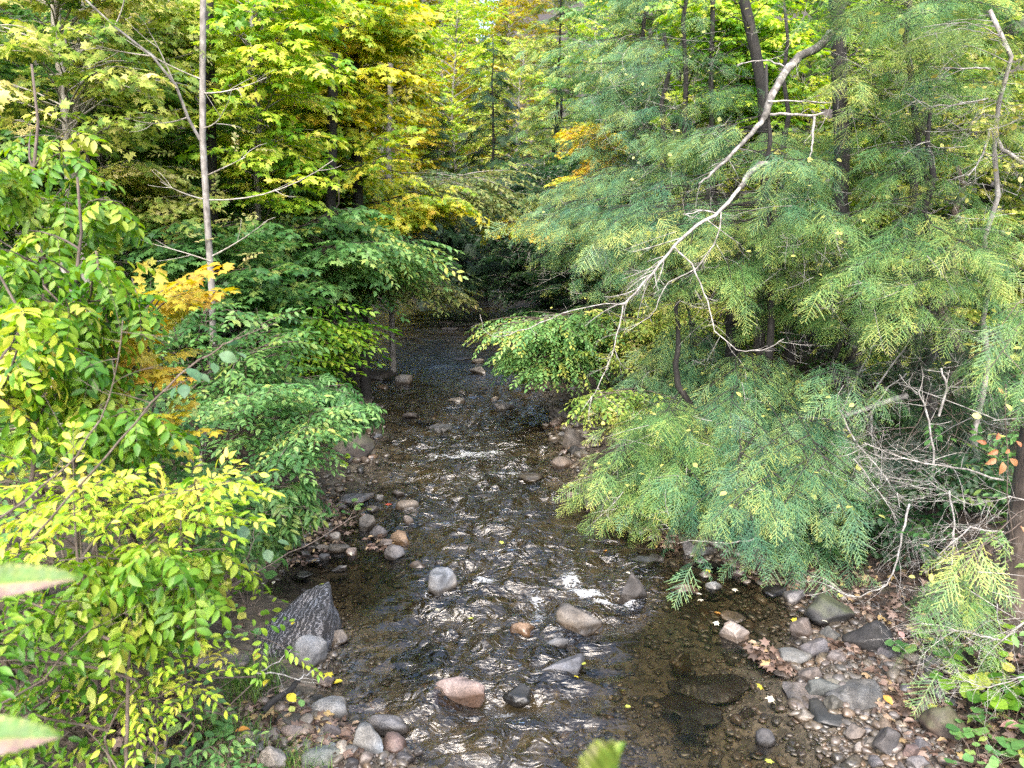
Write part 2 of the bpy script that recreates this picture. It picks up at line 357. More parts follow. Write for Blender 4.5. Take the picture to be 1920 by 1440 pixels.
def watermat():
    m, nt, out = newmat('brook_water'); L = nt.links
    geo = nd(nt, 'ShaderNodeNewGeometry')
    mp = nd(nt, 'ShaderNodeMapping'); mp.inputs['Scale'].default_value = (.55, 1.0, 1); mp.inputs['Rotation'].default_value = (0, 0, R(12))
    L.new(geo.outputs['Position'], mp.inputs['Vector'])
    n1 = nd(nt, 'ShaderNodeTexNoise', Scale=8.5, Detail=2.0, Roughness=.5, Distortion=1.0)
    n2 = nd(nt, 'ShaderNodeTexNoise', Scale=26.0, Detail=1.0, Distortion=.8)
    for n in (n1, n2): L.new(mp.outputs[0], n.inputs['Vector'])
    rg = nd(nt, 'ShaderNodeAttribute', _attribute_name='rough'); fo = nd(nt, 'ShaderNodeAttribute', _attribute_name='foam'); dp = nd(nt, 'ShaderNodeAttribute', _attribute_name='depth')
    b1 = nd(nt, 'ShaderNodeBump', Distance=.05); L.new(n1.outputs['Fac'], b1.inputs['Height']); L.new(rg.outputs['Fac'], b1.inputs['Strength'])
    b2 = nd(nt, 'ShaderNodeBump', Distance=.008); L.new(n2.outputs['Fac'], b2.inputs['Height']); L.new(rg.outputs['Fac'], b2.inputs['Strength']); L.new(b1.outputs[0], b2.inputs['Normal'])
    fr = nd(nt, 'ShaderNodeFresnel', IOR=1.5); L.new(b2.outputs[0], fr.inputs['Normal'])
    gl = nd(nt, 'ShaderNodeBsdfGlossy', Roughness=.24); L.new(b2.outputs[0], gl.inputs['Normal'])
    gl.inputs['Color'].default_value = (1, 1, 1, 1)
    rc = ramp(nt, [(0, (.98, .95, .91)), (.3, (.84, .79, .68)), (.65, (.66, .61, .48)), (1, (.45, .42, .32))]); L.new(dp.outputs['Fac'], rc.inputs['Fac'])
    tr = nd(nt, 'ShaderNodeBsdfTransparent'); L.new(rc.outputs[0], tr.inputs['Color'])
    ms = nd(nt, 'ShaderNodeMixShader'); L.new(fr.outputs[0], ms.inputs[0]); L.new(tr.outputs[0], ms.inputs[1]); L.new(gl.outputs[0], ms.inputs[2])
    # foam where the water breaks
    fn = nd(nt, 'ShaderNodeTexNoise', Scale=30.0, Detail=6.0, Roughness=.7, Distortion=1.2); L.new(mp.outputs[0], fn.inputs['Vector'])
    fa = nd(nt, 'ShaderNodeMath', _operation='ADD'); L.new(fn.outputs['Fac'], fa.inputs[0]); L.new(fo.outputs['Fac'], fa.inputs[1])
    fm = nd(nt, 'ShaderNodeMapRange', i1=.83, i2=1.08, i3=0.0, i4=.9); L.new(fa.outputs[0], fm.inputs[0])
    wf = nd(nt, 'ShaderNodeBsdfDiffuse'); wf.inputs['Color'].default_value = (.55, .58, .61, 1)
    m2 = nd(nt, 'ShaderNodeMixShader'); L.new(fm.outputs[0], m2.inputs[0]); L.new(ms.outputs[0], m2.inputs[1]); L.new(wf.outputs[0], m2.inputs[2])
    L.new(m2.outputs[0], out.inputs[0])
    return m
# ------------------------------------------------------------------ leaves and sprays
def leafV(kind):
    if kind == 'far':
        V = [(0, 0, 0), (.5, .30, .05), (1, 0, -.10), (.5, -.30, .05)]; T = [(0, 2, 1), (0, 3, 2)]
    elif kind == 'oval':
        V = [(0, 0, 0), (.5, 0, -.01), (1, 0, -.12), (.22, .20, .05), (.62, .23, .04), (.22, -.20, .05), (.62, -.23, .04)]
        T = [(0, 1, 3), (1, 4, 3), (1, 2, 4), (0, 5, 1), (1, 5, 6), (1, 6, 2)]
    elif kind == 'lance':
        V = [(0, 0, 0), (.5, 0, -.02), (1, 0, -.16), (.22, .13, .04), (.62, .16, .02), (.22, -.13, .04), (.62, -.16, .02)]
        T = [(0, 1, 3), (1, 4, 3), (1, 2, 4), (0, 5, 1), (1, 5, 6), (1, 6, 2)]
    elif kind == 'near':
        m = [(0, 0, 0), (.3, 0, .0), (.6, 0, -.03), (.85, 0, -.09), (1, 0, -.15)]
        s = [(.12, .10, .03), (.33, .205, .06), (.58, .21, .04), (.82, .115, -.03)]
        V = m + s + [(x, -y, z) for x, y, z in s]
        T = []
        for o, f in ((5, 0), (9, 1)):
            tt = [(0, 1, o), (1, o + 1, o), (1, 2, o + 1), (2, o + 2, o + 1), (2, 3, o + 2), (3, o + 3, o + 2), (3, 4, o + 3)]
            T += [t[::-1] if f else t for t in tt]
    elif kind == 'maple':
        pr = [(180, .02), (142, .40), (118, .66), (88, .40), (58, .86), (28, .46), (12, .72), (0, 1.0)]
        up = [(a, r) for a, r in pr]
        full = up + [(-a, r) for a, r in up[-2:0:-1]]
        V = [(.42, 0, .03)] + [(.42 + .58 * r * math.cos(R(a)) if a != 180 else 0, .58 * r * math.sin(R(a)) * 1.25, -.10 * r * r) for a, r in full]
        n = len(full); T = [(0, 1 + (i + 1) % n, 1 + i) for i in range(n)]
    elif kind == 'round':
        n = 9
        V = [(.45, 0, -.04)] + [(.5 + .5 * math.cos(i * 2 * math.pi / n) * (.9 if i % 2 else 1.05), .5 * math.sin(i * 2 * math.pi / n) * (.9 if i % 2 else 1.05), .04 * math.sin(i * 2.3)) for i in range(n)]
        T = [(0, 1 + i, 1 + (i + 1) % n) for i in range(n)]
    return np.array(V, float), np.array(T)

def rot(axis, a):
    return np.array(Matrix.Rotation(a, 3, axis))

class Spray:
    def __init__(s):
        s.V, s.T, s.lid, s.base, s.n, s.nl = [], [], [], [], 0, 0
    def put(s, V, T, lid, base=0.0):
        s.V.append(V); s.T.append(T + s.n); s.n += len(V)
        s.lid.append(np.full(len(V), lid)); s.base.append(np.full(len(V), base) if np.isscalar(base) else base)
    def done(s):
        s.V = np.concatenate(s.V); s.T = np.concatenate(s.T); s.lid = np.concatenate(s.lid); s.base = np.concatenate(s.base)
        s.nl = s.lid.max() + 1
        return s

def twig(sp_, p0, p1, w):
    p0, p1 = np.array(p0, float), np.array(p1, float)
    d = p1 - p0; sdir = np.cross(d, [0, 0, 1]); sdir = sdir / (np.linalg.norm(sdir) + 1e-9) * w
    V = np.array([p0 - sdir, p0 + sdir, p1 + sdir * .5, p1 - sdir * .5, p0 + [0, 0, w], p1 + [0, 0, w * .5]])
    sp_.put(V, np.array([(0, 4, 5), (0, 5, 3), (4, 1, 2), (4, 2, 5)]), 0, 5.0)     # tone > 1 = twig bark

def spray_alt(r, kind='oval', n=9, L=.5, size=.09, ang=55, jit=.3, opposite=False, droop=.15, pet=.015):
    V0, T0 = leafV(kind); s = Spray()
    k = 1
    for i in range(n):
        t = (i + .6) / n
        x = L * t; z = -droop * L * t * t
        sides = (1, -1) if opposite else ((1,) if i % 2 else (-1,))
        if i == n - 1:
            sides = (0,) + (sides if opposite else ())
        for sd in sides:
            a = sd * R(ang + r.normal(0, 9)) * (1 - .25 * t)
            sz = size * r.uniform(.7, 1.15) * (1 if t < .85 else .85)
            M = rot('Z', a) @ rot('Y', R(r.normal(12, 60 * jit * .5))) @ rot('X', r.normal(0, jit)) @ np.diag([1, r.uniform(.75, 1.15), r.uniform(.4, 2.2)])
            base = np.array([x, 0, z]) + rot('Z', a) @ np.array([pet, 0, 0])
            s.put(V0 @ M.T * sz + base, T0, k); k += 1
    twig(s, (0, 0, 0), (L * .5, 0, -droop * L * .25), .003); twig(s, (L * .5, 0, -droop * L * .25), (L, 0, -droop * L), .002)
    return s.done()

def spray_ash(r, kind='near', pairs=4, L=.30, size=.11, jit=.22, whorl=4):
    """a shoot tip with several compound leaves"""
    V0, T0 = leafV(kind); s = Spray(); k = 1
    for w in range(whorl):
        az = w * 2 * math.pi / whorl + r.normal(0, .3)
        W = rot('Z', az) @ rot('Y', R(r.uniform(5, 40)))
        l = L * r.uniform(.75, 1.1)
        for i in range(pairs + 1):
            t = .30 + .70 * i / pairs
            pos = np.array([l * t, 0, -.35 * l * t * t])
            for sd in ((1, -1) if i < pairs else (0,)):
                a = sd * R(58 + r.normal(0, 7))
                M = W @ rot('Y', R(25 * t)) @ rot('Z', a) @ rot('Y', R(r.normal(16, 9))) @ rot('X', r.normal(0, jit))
                s.put(V0 @ M.T * size * r.uniform(.8, 1.1) * (1 if i else .8) + W @ pos, T0, k); k += 1
        twig(s, (0, 0, 0), W @ np.array([l * .6, 0, -.13 * l]), .0022); twig(s, W @ np.array([l * .6, 0, -.13 * l]), W @ np.array([l, 0, -.35 * l]), .0016)
    return s.done()

def spray_hemlock(r, L=.45, sub=1.0, step=.009, needle=.0145, w=.0036):
    s = Spray(); nv, nt_, nl, nb = [], [], [], []
    cnt = 0
    def line(p0, d, l, tip0, lid):
        nonlocal cnt
        n = max(3, int(l / step)); d = d / np.linalg.norm(d)
        side = np.array([-d[1], d[0], 0]); side /= np.linalg.norm(side)
        for i in range(n):
            t = (i + .5) / n
            p = p0 + d * l * t + np.array([0, 0, -.25 * l * t * t])
            ln = needle * (1 - .35 * t) * r.uniform(.8, 1.15)
            for sd in (1, -1):
                q = d * r.uniform(.8, 1.3) + side * sd + np.array([0, 0, r.normal(.05, .18)])
                q = q / np.linalg.norm(q) * ln
                pw = d * w
                nv.extend([p - pw, p + pw, p + q + pw * .3]); nt_.append((cnt, cnt + 1, cnt + 2) if sd > 0 else (cnt + 1, cnt, cnt + 2)); cnt += 3
                nl.extend([lid] * 3); b = .34 * max(0, t - .35) + tip0; nb.extend([b] * 3)
    k = 1
    a0 = r.uniform(40, 54); fw = r.uniform(.42, .72); cr = r.uniform(-.14, .14)
    line(np.zeros(3), np.array([1.0, 0, 0]), L, .05, k)
    n = int(L / .022)
    for i in range(n):
        t = (i + .7) / n; sd = 1 if i % 2 else -1
        if r.random() < .08: continue
        l = (fw * L * (1 - t) ** .8 * min(1, .5 + 2.2 * t) + .03) * r.uniform(.6, 1.15) * sub
        a = sd * R(a0 + r.normal(0, 5)) + cr * t
        p = np.array([L * t, 0, -.25 * L * t * t])
        d = np.array([math.cos(a), math.sin(a), r.normal(-.10, .08)])
        k += 1
        line(p, d, l, .10 * t, k)
        for j in range(int(l / .06) if r.random() < .35 else 0):
            tt = .3 + .6 * (j + .5) / max(1, int(l / .06)); s2 = 1 if j % 2 else -1
            a2 = a + s2 * R(48); k += 1
            line(p + d * l * tt + np.array([0, 0, -.25 * l * tt * tt]), np.array([math.cos(a2), math.sin(a2), -.1]), l * .42 * (1 - tt) + .025, .12, k)
    s.put(np.array(nv), np.array(nt_), 1, 0.0)
    s.lid = [np.array(nl)]; s.base = [np.array(nb)]
    s.n = len(nv)
    twig(s, (0, 0, 0), (L * .5, 0, -.06 * L), .0028); twig(s, (L * .5, 0, -.06 * L), (L, 0, -.25 * L), .0018)
    return s.done()

sr = np.random.default_rng(3)
SPR = {
    'ash': [spray_ash(sr, 'near', k, .30, .105, whorl=w) for w, k in ((4, 4), (5, 3), (3, 4), (3, 3), (4, 4))],
    'ash_mid': [spray_ash(sr, 'lance', 4, .34, .15, whorl=w) for w in (4, 5, 4)],
    'oval_near': [spray_alt(sr, 'near', n, .42, .085, 55, .45, opposite=o) for o, n in ((True, 7), (False, 9), (True, 6), (False, 8))],
    'oval': [spray_alt(sr, 'oval', n, .5, .125, 55, .35) for n in (9, 10, 11)],
    'round': [spray_alt(sr, 'oval', n, .42, .105, 60, .3) for n in (10, 11, 12)],
    'beech': [spray_alt(sr, 'oval', n, .6, .125, 50, .22, droop=.25) for n in (11, 12, 13)],
    'maple': [spray_alt(sr, 'maple', n, .5, .18, 60, .36, opposite=True, pet=.05) for n in (4, 5, 5)],
    'maple_big': [spray_alt(sr, 'maple', n, .45, .21, 60, .4, opposite=True, pet=.06) for n in (3, 4)],
    'far': [spray_alt(sr, 'far', n, .75, .20, 55, .45) for n in (12, 13, 14)],
    'farmaple': [spray_alt(sr, 'far', n, .75, .21, 60, .45, opposite=True) for n in (6, 7)],
    'hemlock': [spray_hemlock(sr, l) for l in (.30, .38, .42, .46, .50, .56)],
    'hemlock_far': [spray_hemlock(sr, l, step=.026, needle=.045, w=.012) for l in (.5, .6)],
}

def frames(D, up):
    """rotation matrices with X along D and Z near up"""
    X = D / (np.linalg.norm(D, axis=1)[:, None] + 1e-9)
    Y = np.cross(up, X); Y /= np.linalg.norm(Y, axis=1)[:, None] + 1e-9
    Z = np.cross(X, Y)
    return np.stack([X, Y, Z], -1)

def put_sprays(mb, kind, P, D, scale, r, upj=.25, bias=0.0, spread=.5, clump=.4):
    P = np.asarray(P, float).reshape(-1, 3); D = np.asarray(D, float).reshape(-1, 3); scale = np.broadcast_to(scale, (len(P),))
    up = np.tile([0.0, 0, 1.0], (len(P), 1)) + r.normal(0, upj, (len(P), 3))
    F = frames(D, up)
    which = r.integers(0, len(SPR[kind]), len(P))
    cl = r.random(len(P))
    for w, s in enumerate(SPR[kind]):
        idx = np.where(which == w)[0]
        if not len(idx):
            continue
        m = len(idx)
        V = np.einsum('mij,nj->mni', F[idx], s.V) * scale[idx][:, None, None] + P[idx][:, None, :]
        rr = r.random((m, s.nl))
        tone = np.clip(bias + s.base[None, :] + spread * rr[:, s.lid] + clump * cl[idx][:, None], 0, .94)
        tone = np.where(s.base[None, :] > 2, 1.0, tone)
        T = (s.T[None] + (np.arange(m) * len(s.V))[:, None, None]).reshape(-1, 3)
        mb.add(V.reshape(-1, 3), T, tone.reshape(-1))

def bez(a, c, b, n):
    t = np.linspace(0, 1, n)[:, None]
    return (1 - t) ** 2 * a + 2 * t * (1 - t) * c + t * t * b

def along(poly, t):
    t = np.clip(np.asarray(t, float), 0, 1) * (len(poly) - 1); i = np.minimum(t.astype(int), len(poly) - 2); f = (t - i)[..., None]
    return poly[i] * (1 - f) + poly[i + 1] * f, poly[i + 1] - poly[i]

def dress(mb, wood, poly, kind, r, step=.16, t0=.3, scale=1.0, twigs=True, upj=.25, bias=0, clump=.4, spread=.5, droop=-.15, ang=50, rad=.006, depth=0):
    """sprays (and side twigs carrying sprays) along a branch"""
    Lb = np.linalg.norm(np.diff(poly, axis=0), axis=1).sum()
    P, D, S = [], [], []
    n = max(2, int(Lb * (1 - t0) / step))
    for i in range(n):
        t = t0 + (1 - t0) * (i + r.uniform(.2, .8)) / n
        p, tg = along(poly, t); tg = tg / (np.linalg.norm(tg) + 1e-9)
        side = np.cross(tg, [0, 0, 1]); side /= np.linalg.norm(side) + 1e-9
        sd = 1 if i % 2 else -1
        a = R(ang + r.normal(0, 12))
        d = tg * math.cos(a) + side * sd * math.sin(a) + np.array([0, 0, droop + r.normal(0, .12)])
        if twigs and depth == 0 and Lb > .9 and r.random() < .55 and t < .85:
            l2 = Lb * r.uniform(.22, .42) * (1.1 - t * .6)
            q = p + d / np.linalg.norm(d) * l2 + np.array([0, 0, -.05 * l2])
            pl = bez(p, (p + q) / 2 + [0, 0, .08 * l2], q, 4)
            wood.tube(pl, np.linspace(rad * .6, rad * .25, 4), 4)
            dress(mb, wood, pl, kind, r, step * .95, .15, scale * .92, False, upj, bias, clump, spread, droop, ang, rad * .5, 1)
        else:
            P.append(p); D.append(d); S.append(scale * r.uniform(.75, 1.1) * (1.05 - .3 * t))
    p, tg = along(poly, 1.0); P.append(p); D.append(tg / (np.linalg.norm(tg) + 1e-9) + [0, 0, droop]); S.append(scale * .85)
    put_sprays(mb, kind, P, D, np.array(S), r, upj, bias, spread, clump)

def inpoly(poly, x, y):
    c = False; n = len(poly)
    for i in range(n):
        (x1, y1), (x2, y2) = poly[i], poly[i - 1]
        if (y1 > y) != (y2 > y) and x < (x2 - x1) * (y - y1) / (y2 - y1) + x1:
            c = not c
    return c

def targets(poly, Y0, Y1, n, r):
    """branch-tip points in the volume that a patch of the view covers between two distances"""
    xs = [q[0] for q in poly]; ys = [q[1] for q in poly]; out = []
    while len(out) < n:
        x, y = r.uniform(min(xs), max(xs)), r.uniform(min(ys), max(ys))
        if inpoly(poly, x, y):
            p = at(x, y, r.uniform(Y0, Y1))
            if p[2] > gz(p[0], p[1]) + .12 and p[2] > .15:
                out.append(p)
            elif r.random() < .02:
                out.append(at(x, min(ys), Y0))
    return out

def stem_at(stem, z):
    zs = stem[:, 2]
    z = min(max(z, zs[0] + .05), zs[-1])
    i = int(np.clip(np.searchsorted(zs, z) - 1, 0, len(zs) - 2))
    f = (z - zs[i]) / max(1e-6, zs[i + 1] - zs[i])
    return stem[i] * (1 - f) + stem[i + 1] * f

def wob(pts, amp, r, n=10):
    pts = np.asarray(pts, float)
    t = np.linspace(0, len(pts) - 1, n); i = np.minimum(t.astype(int), len(pts) - 2); f = (t - i)[:, None]
    q = pts[i] * (1 - f) + pts[i + 1] * f
    w = r.normal(0, amp, q.shape); w[:, 2] *= .2; w[0] = 0; w[-1] *= .5
    return q + w

def guided(name, label, cat, base, top, tips, kind, leaf, bark, r, rad=.05, group=None, arch=.15, attach=-.35, step=.16, t0=.3, scale=1.0,
           upj=.25, bias=0, clump=.4, spread=.5, droop=-.15, bend=.06, brad=.006, nstem=1, trunk_name='trunk', crown_name='crown', toprad=.25, ang=50, extra=None):
    """one plant: stem(s) from its base, branches reaching to the tips, each dressed with leaf sprays"""
    base = np.array([base[0], base[1], gz(base[0], base[1]) - .05]); top = np.array(top, float)
    root = empty(name, base, label, cat, group)
    wood, leaf_mb = MB(), MB()
    stems = []
    for k in range(nstem):
        b = base + (np.array([r.normal(0, .12), r.normal(0, .12), 0]) if nstem > 1 else 0)
        tp = top + (np.array([r.normal(0, .45), r.normal(0, .3), -abs(r.normal(0, .3))]) if nstem > 1 else 0)
        st = wob([b, (b + tp) / 2, tp], bend, r, 12)
        st[:, 2] = np.sort(st[:, 2])
        wood.tube(st - base, np.linspace(rad, rad * toprad, 12), 8)
        stems.append(st)
    step = step * .8
    for T in tips:
        bt = bias + r.normal(0, .12)
        st = stems[int(r.integers(0, nstem))]
        hd = math.hypot(T[0] - st[len(st) // 2][0], T[1] - st[len(st) // 2][1])
        a = stem_at(st, T[2] + attach * hd + r.normal(0, .1))
        Lb = np.linalg.norm(T - a)
        c = (a + T) / 2 + np.array([0, 0, arch * Lb]) + r.normal(0, .05 * Lb, 3)
        pl = bez(a, c, T, max(5, int(Lb / .25)))
        if Lb > .5: pl[1:-1] += r.normal(0, .015, pl[1:-1].shape)
        rb = min(rad * .7, brad + .0045 * Lb) * (.55 if kind == 'hemlock' else 1)
        wood.tube(pl - base, np.linspace(rb, brad * .4, len(pl)), 5)
        dress(leaf_mb, wood, pl - base, kind, r, step, t0 if Lb < 2.2 else max(t0, 1 - 1.6 / Lb), scale, True, upj, bt, clump, spread, droop, ang, rb)
    if kind == 'hemlock':
        dm = MB(); V0, T0 = leafV('oval'); cz = np.array([q - base for q in tips])
        for q in cz[r.random(len(cz)) < .6]:
            for _ in range(3):
                a = q * r.uniform(.72, .98) + r.normal(0, .15, 3); e = a + r.normal(0, .3, 3) * [1, 1, .7] - [0, 0, .1]; c = (a + e) / 2 + r.normal(0, .06, 3)
                pl = bez(a, c, e, 5); dm.tube(pl, np.linspace(.0035, .0012, 5), 4)
                for _ in range(4):
                    u, _t = along(pl, r.uniform(.2, 1)); v = u + r.normal(0, .10, 3); dm.tube(np.array([u, (u + v) / 2 + r.normal(0, .015, 3), v]), np.linspace(.002, .0008, 3), 3)
            for _ in range(3):
                u = q * r.uniform(.85, 1) + r.normal(0, .18, 3); F = frames(r.normal(0, 1, (1, 3)) * [1, 1, .4], np.array([[0, 0, 1.0]]) + r.normal(0, .4, (1, 3)))[0]
                leaf_mb.add(V0 * [1, 1.5, 1] @ F.T * r.uniform(.05, .09) + u, T0, .94)
        dm.build('dead_twigs', DEADWOOD, root, True)  # loose dead twigs scattered near the bough tips
    wood.build(trunk_name, bark, root, True)
    leaf_mb.build(crown_name, LEAFMATS[leaf], root)
    if extra: extra(root, base, stems, r)
    return root

def forest_tree(name, H, crown0, Rc, kind, leaf, bark, r, nb=46, rad=.13, conifer=False, step=.3, scale=1.0, upj=.3, arch=.12):
    """a whole tree for the woods: trunk, limbs, crown; returns root (at the origin)"""
    root = empty(name, (0, 0, 0), None, None)
    wood, mb = MB(), MB()
    st = wob([(0, 0, 0), (r.normal(0, .3), r.normal(0, .3), H * .5), (r.normal(0, .4), r.normal(0, .4), H)], .05, r, 14); st[:, 2] = np.sort(st[:, 2])
    wood.tube(st, np.linspace(rad, rad * .15, 14) * np.concatenate([[1.35], np.ones(13)]), 9)
    for i in range(nb):
        f = (i + r.random()) / nb; h = crown0 + (H - crown0) * f
        prof = (1 - f) ** .75 if conifer else math.sin(math.pi * (.18 + .80 * f)) ** .7
        l = Rc * prof * r.uniform(.65, 1.1) + .3
        az = i * 2.39996 + r.normal(0, .3)
        el = (-.18 + .1 * f) if conifer else (.15 + .5 * f)
        a = stem_at(st, h)
        b = a + np.array([math.cos(az), math.sin(az), el]) * l
        pl = bez(a, (a + b) / 2 + [0, 0, arch * l], b, 6)
        wood.tube(pl, np.linspace(min(rad * .45, .012 + .01 * l), .004, 6), 5)
        dress(mb, wood, pl, kind, r, step, .22, scale, True, upj, 0, .4, .5, -.15 if conifer else -.1, 50, .012)
    wood.build('trunk', bark, root, True)
    mb.build('crown', LEAFMATS[leaf], root)
    return root

def dup(root, loc, rz, sc, label, cat, group=None, leaf=None, bark=None, tilt=0):
    o = root.copy(); COL.objects.link(o)
    o.location = loc; o.rotation_euler = (tilt, 0, rz); o.scale = (sc, sc, sc)
    tag(o, label, cat, group)
    for ch in root.children:
        c = ch.copy(); COL.objects.link(c); c.parent = o
        m = LEAFMATS.get(leaf) if ch.name.startswith('crown') else bark
        if m:
            c.material_slots[0].link = 'OBJECT'; c.material_slots[0].material = m
    return o

def px_of(p):
    d = np.asarray(p, float) - np.array([0, 0, CAMZ])
    z = d[1] * cp - d[2] * sp; u = d[1] * sp + d[2] * cp
    return 960 + FPX * d[0] / z, 720 - FPX * u / z
# ------------------------------------------------------------------ the setting
def grid_mesh(name, xs, ys, zfun, mat, attrs=None):
    X, Y = np.meshgrid(xs, ys); x, y = X.ravel(), Y.ravel(); z = zfun(x, y)
    nx, ny = len(xs), len(ys)
    i = (np.arange(ny - 1)[:, None] * nx + np.arange(nx - 1)[None, :]).ravel()
    t = np.concatenate([np.stack([i, i + 1, i + nx + 1], 1), np.stack([i, i + nx + 1, i + nx], 1)])
    mb = MB(); mb.add(np.stack([x, y, z], 1), t)
    me = mb.mesh(name, mat, True)
    for k, f in (attrs or {}).items():
        a = me.attributes.new(k, 'FLOAT', 'POINT'); a.data.foreach_set('value', f(x, y).astype(np.float32))
    o = bpy.data.objects.new(name, me); COL.objects.link(o)
    return o

gx = np.unique(np.concatenate([np.linspace(-250, -20, 24), np.linspace(-20, -8, 40), np.linspace(-8, 9, 210), np.linspace(9, 20, 36), np.linspace(20, 250, 24)]))
gy = np.unique(np.concatenate([np.linspace(-120, 1, 30), np.linspace(1, 14, 160), np.linspace(14, 40, 130), np.linspace(40, 90, 60), np.linspace(90, 400, 30)]))
tag(grid_mesh('ground', gx, gy, Hz, groundmat()), kind='structure')

# riffles: (px, py, radius m, strength), calm pools negative
RIFF = [(870, 855, 1.6, .8), (930, 880, 1.2, .8), (900, 960, 1.7, .6), (1000, 1110, 1.0, .9), (1110, 1110, .7, 1.0), (900, 1100, .7, .8), (930, 1180, .8, .6), (900, 1300, .8, .5), (900, 1400, .9, .55), (860, 740, 2.2, .5), (950, 800, 1.8, .5), (780, 610, 3.0, .6), (1080, 1040, 1.0, .3),
        (640, 1080, .8, -.6), (1350, 1180, 1.4, -.5), (1350, 1380, 1.3, -.45), (1550, 1250, 1.2, -.6), (700, 1150, .5, -.25), (680, 760, 1.2, -.2)]
FOAM = [(860, 858, .5, .10, .42), (900, 853, .5, .10, .40), (935, 888, .45, .09, .40), (880, 888, .35, .07, .36), (910, 1093, .12, .10, .42), (1070, 1085, .12, .14, .42), (1100, 1108, .20, .07, .48), (1135, 1122, .14, .06, .48), (1005, 1120, .10, .20, .36), (1010, 1150, .09, .15, .36), (950, 1330, .14, .08, .34), (1235, 1090, .2, .06, .28), (805, 1120, .1, .05, .3), (1180, 1128, .1, .05, .4)]
RW = [(*on(x, y)[:2], r, s) for x, y, r, s in RIFF]; FW = [(*on(x, y)[:2], a, b, s) for x, y, a, b, s in FOAM]

for x0, y0, x1, y1 in ((965, 881, 1018, 903), (799, 1057, 853, 1118), (1051, 1129, 1129, 1186), (1159, 1068, 1213, 1131), (811, 1268, 907, 1318), (937, 1025, 976, 1044), (1177, 1033, 1246, 1065), (1009, 1222, 1114, 1275), (837, 739, 871, 757), (877, 684, 918, 701), (925, 752, 965, 769), (795, 790, 849, 810)):
    q = on((x0 + x1) / 2, y1, 0); wd = (x1 - x0) * math.hypot(q[1], 4) / FPX
    FW.append((q[0] - wd * .5, q[1] + wd * .1, .06, .10, .26)); FW.append((q[0] + wd * .5, q[1] + wd * .1, .06, .10, .26)); FW.append((q[0], q[1] - .03, wd * .4, .04, .2)); RW.append((q[0], q[1] - wd * .6, wd * .9, .35))

def rough_at(x, y):
    v = .42 + 0 * x
    for a, b, r, s in RW:
        v = v + s * np.exp(-((x - a) ** 2 + (y - b) ** 2) / (r * r))
    d, _ = bank(x, y)
    return np.clip(v, .05, 1.25) * (.35 + .65 * sstep(d / .5)) * (1 - .72 * sstep((y - 15) / 14))

def foam_at(x, y):
    v = 0 * x
    for a, b, rx, ry, s in FW:
        v = np.maximum(v, s * np.exp(-((x - a) / (rx * 1.4)) ** 2 - ((y - b) / (ry * 1.8)) ** 2))
    return v + .06 * np.clip(rough_at(x, y) - .8, 0, 1)

def waterz(x, y):
    r = rough_at(x, y)
    p = np.stack([x * 2.0 + y * .4, y * 3.6, 0 * x], 1)
    q = np.stack([x * 5.0 - y * 1.2, y * 8.5, 0 * x + 4], 1)
    w = np.stack([x * 1.1, y * .9, 0 * x + 9], 1)
    far = sstep((y - 13) / 12)
    h = (.055 + .05 * far) * vnoise(p * (1 - .35 * far)[:, None] + .6 * vnoise(w, 3)[:, None], 21) + .026 * (1 - far) * vnoise(q, 33) * (.5 + r)
    h = h - .022 * (1 - far) * np.abs(vnoise(q * 1.0 + 5, 41))
    return h * r * (1 + .02 * np.clip(y - 8, 0, 20)) + .004

wy = [3.2]
while wy[-1] < 62: wy.append(wy[-1] + max(.025, .006 * wy[-1]))
wx = np.unique(np.concatenate([np.linspace(-12, -5, 50), np.linspace(-5, 5, 330), np.linspace(5, 6, 8)]))
water = grid_mesh('water', wx, np.array(wy), waterz, watermat(), {'rough': rough_at, 'foam': foam_at, 'depth': lambda x, y: np.clip((.0 - Hz(x, y)) / .30 - .12 + .25 * vnoise(np.stack([x * .8, y * .8, 0 * x], 1), 77), 0, 1)})
tag(water, kind='structure')

# ------------------------------------------------------------------ rocks
ICO = {}
def ico(n):
    if n not in ICO:
        bm = bmesh.new(); bmesh.ops.create_icosphere(bm, subdivisions=n, radius=1.0)
        ICO[n] = (np.array([v.co[:] for v in bm.verts]), np.array([[v.index for v in f.verts] for f in bm.faces])); bm.free()
    return ICO[n]

def rockV(r, dims, sub=3, facets=7, lo=.62, hi=.92, rough=.05, flat=0, seed=None):
    V, T = ico(sub); V = V.copy()
    for k in range(facets):
        n = r.normal(0, 1, 3); n[2] *= .8; n /= np.linalg.norm(n)
        c = r.uniform(lo, hi); s = V @ n - c
        V -= np.where(s > 0, s * .93, 0)[:, None] * n
    if flat:
        n = np.array([r.normal(0, .12), r.normal(0, .12), 1.0]); n /= np.linalg.norm(n); s = V @ n - flat
        V -= np.where(s > 0, s * .95, 0)[:, None] * n
    sd = int(r.integers(0, 1000))
    V = V / np.abs(V).max(0)
    V *= (1 + rough * 2 * fbm(V * 1.3 + sd, 2, sd) + rough * .6 * fbm(V * 4.5, 2, sd + 5))[:, None]
    return V * np.array(dims) * .5, T

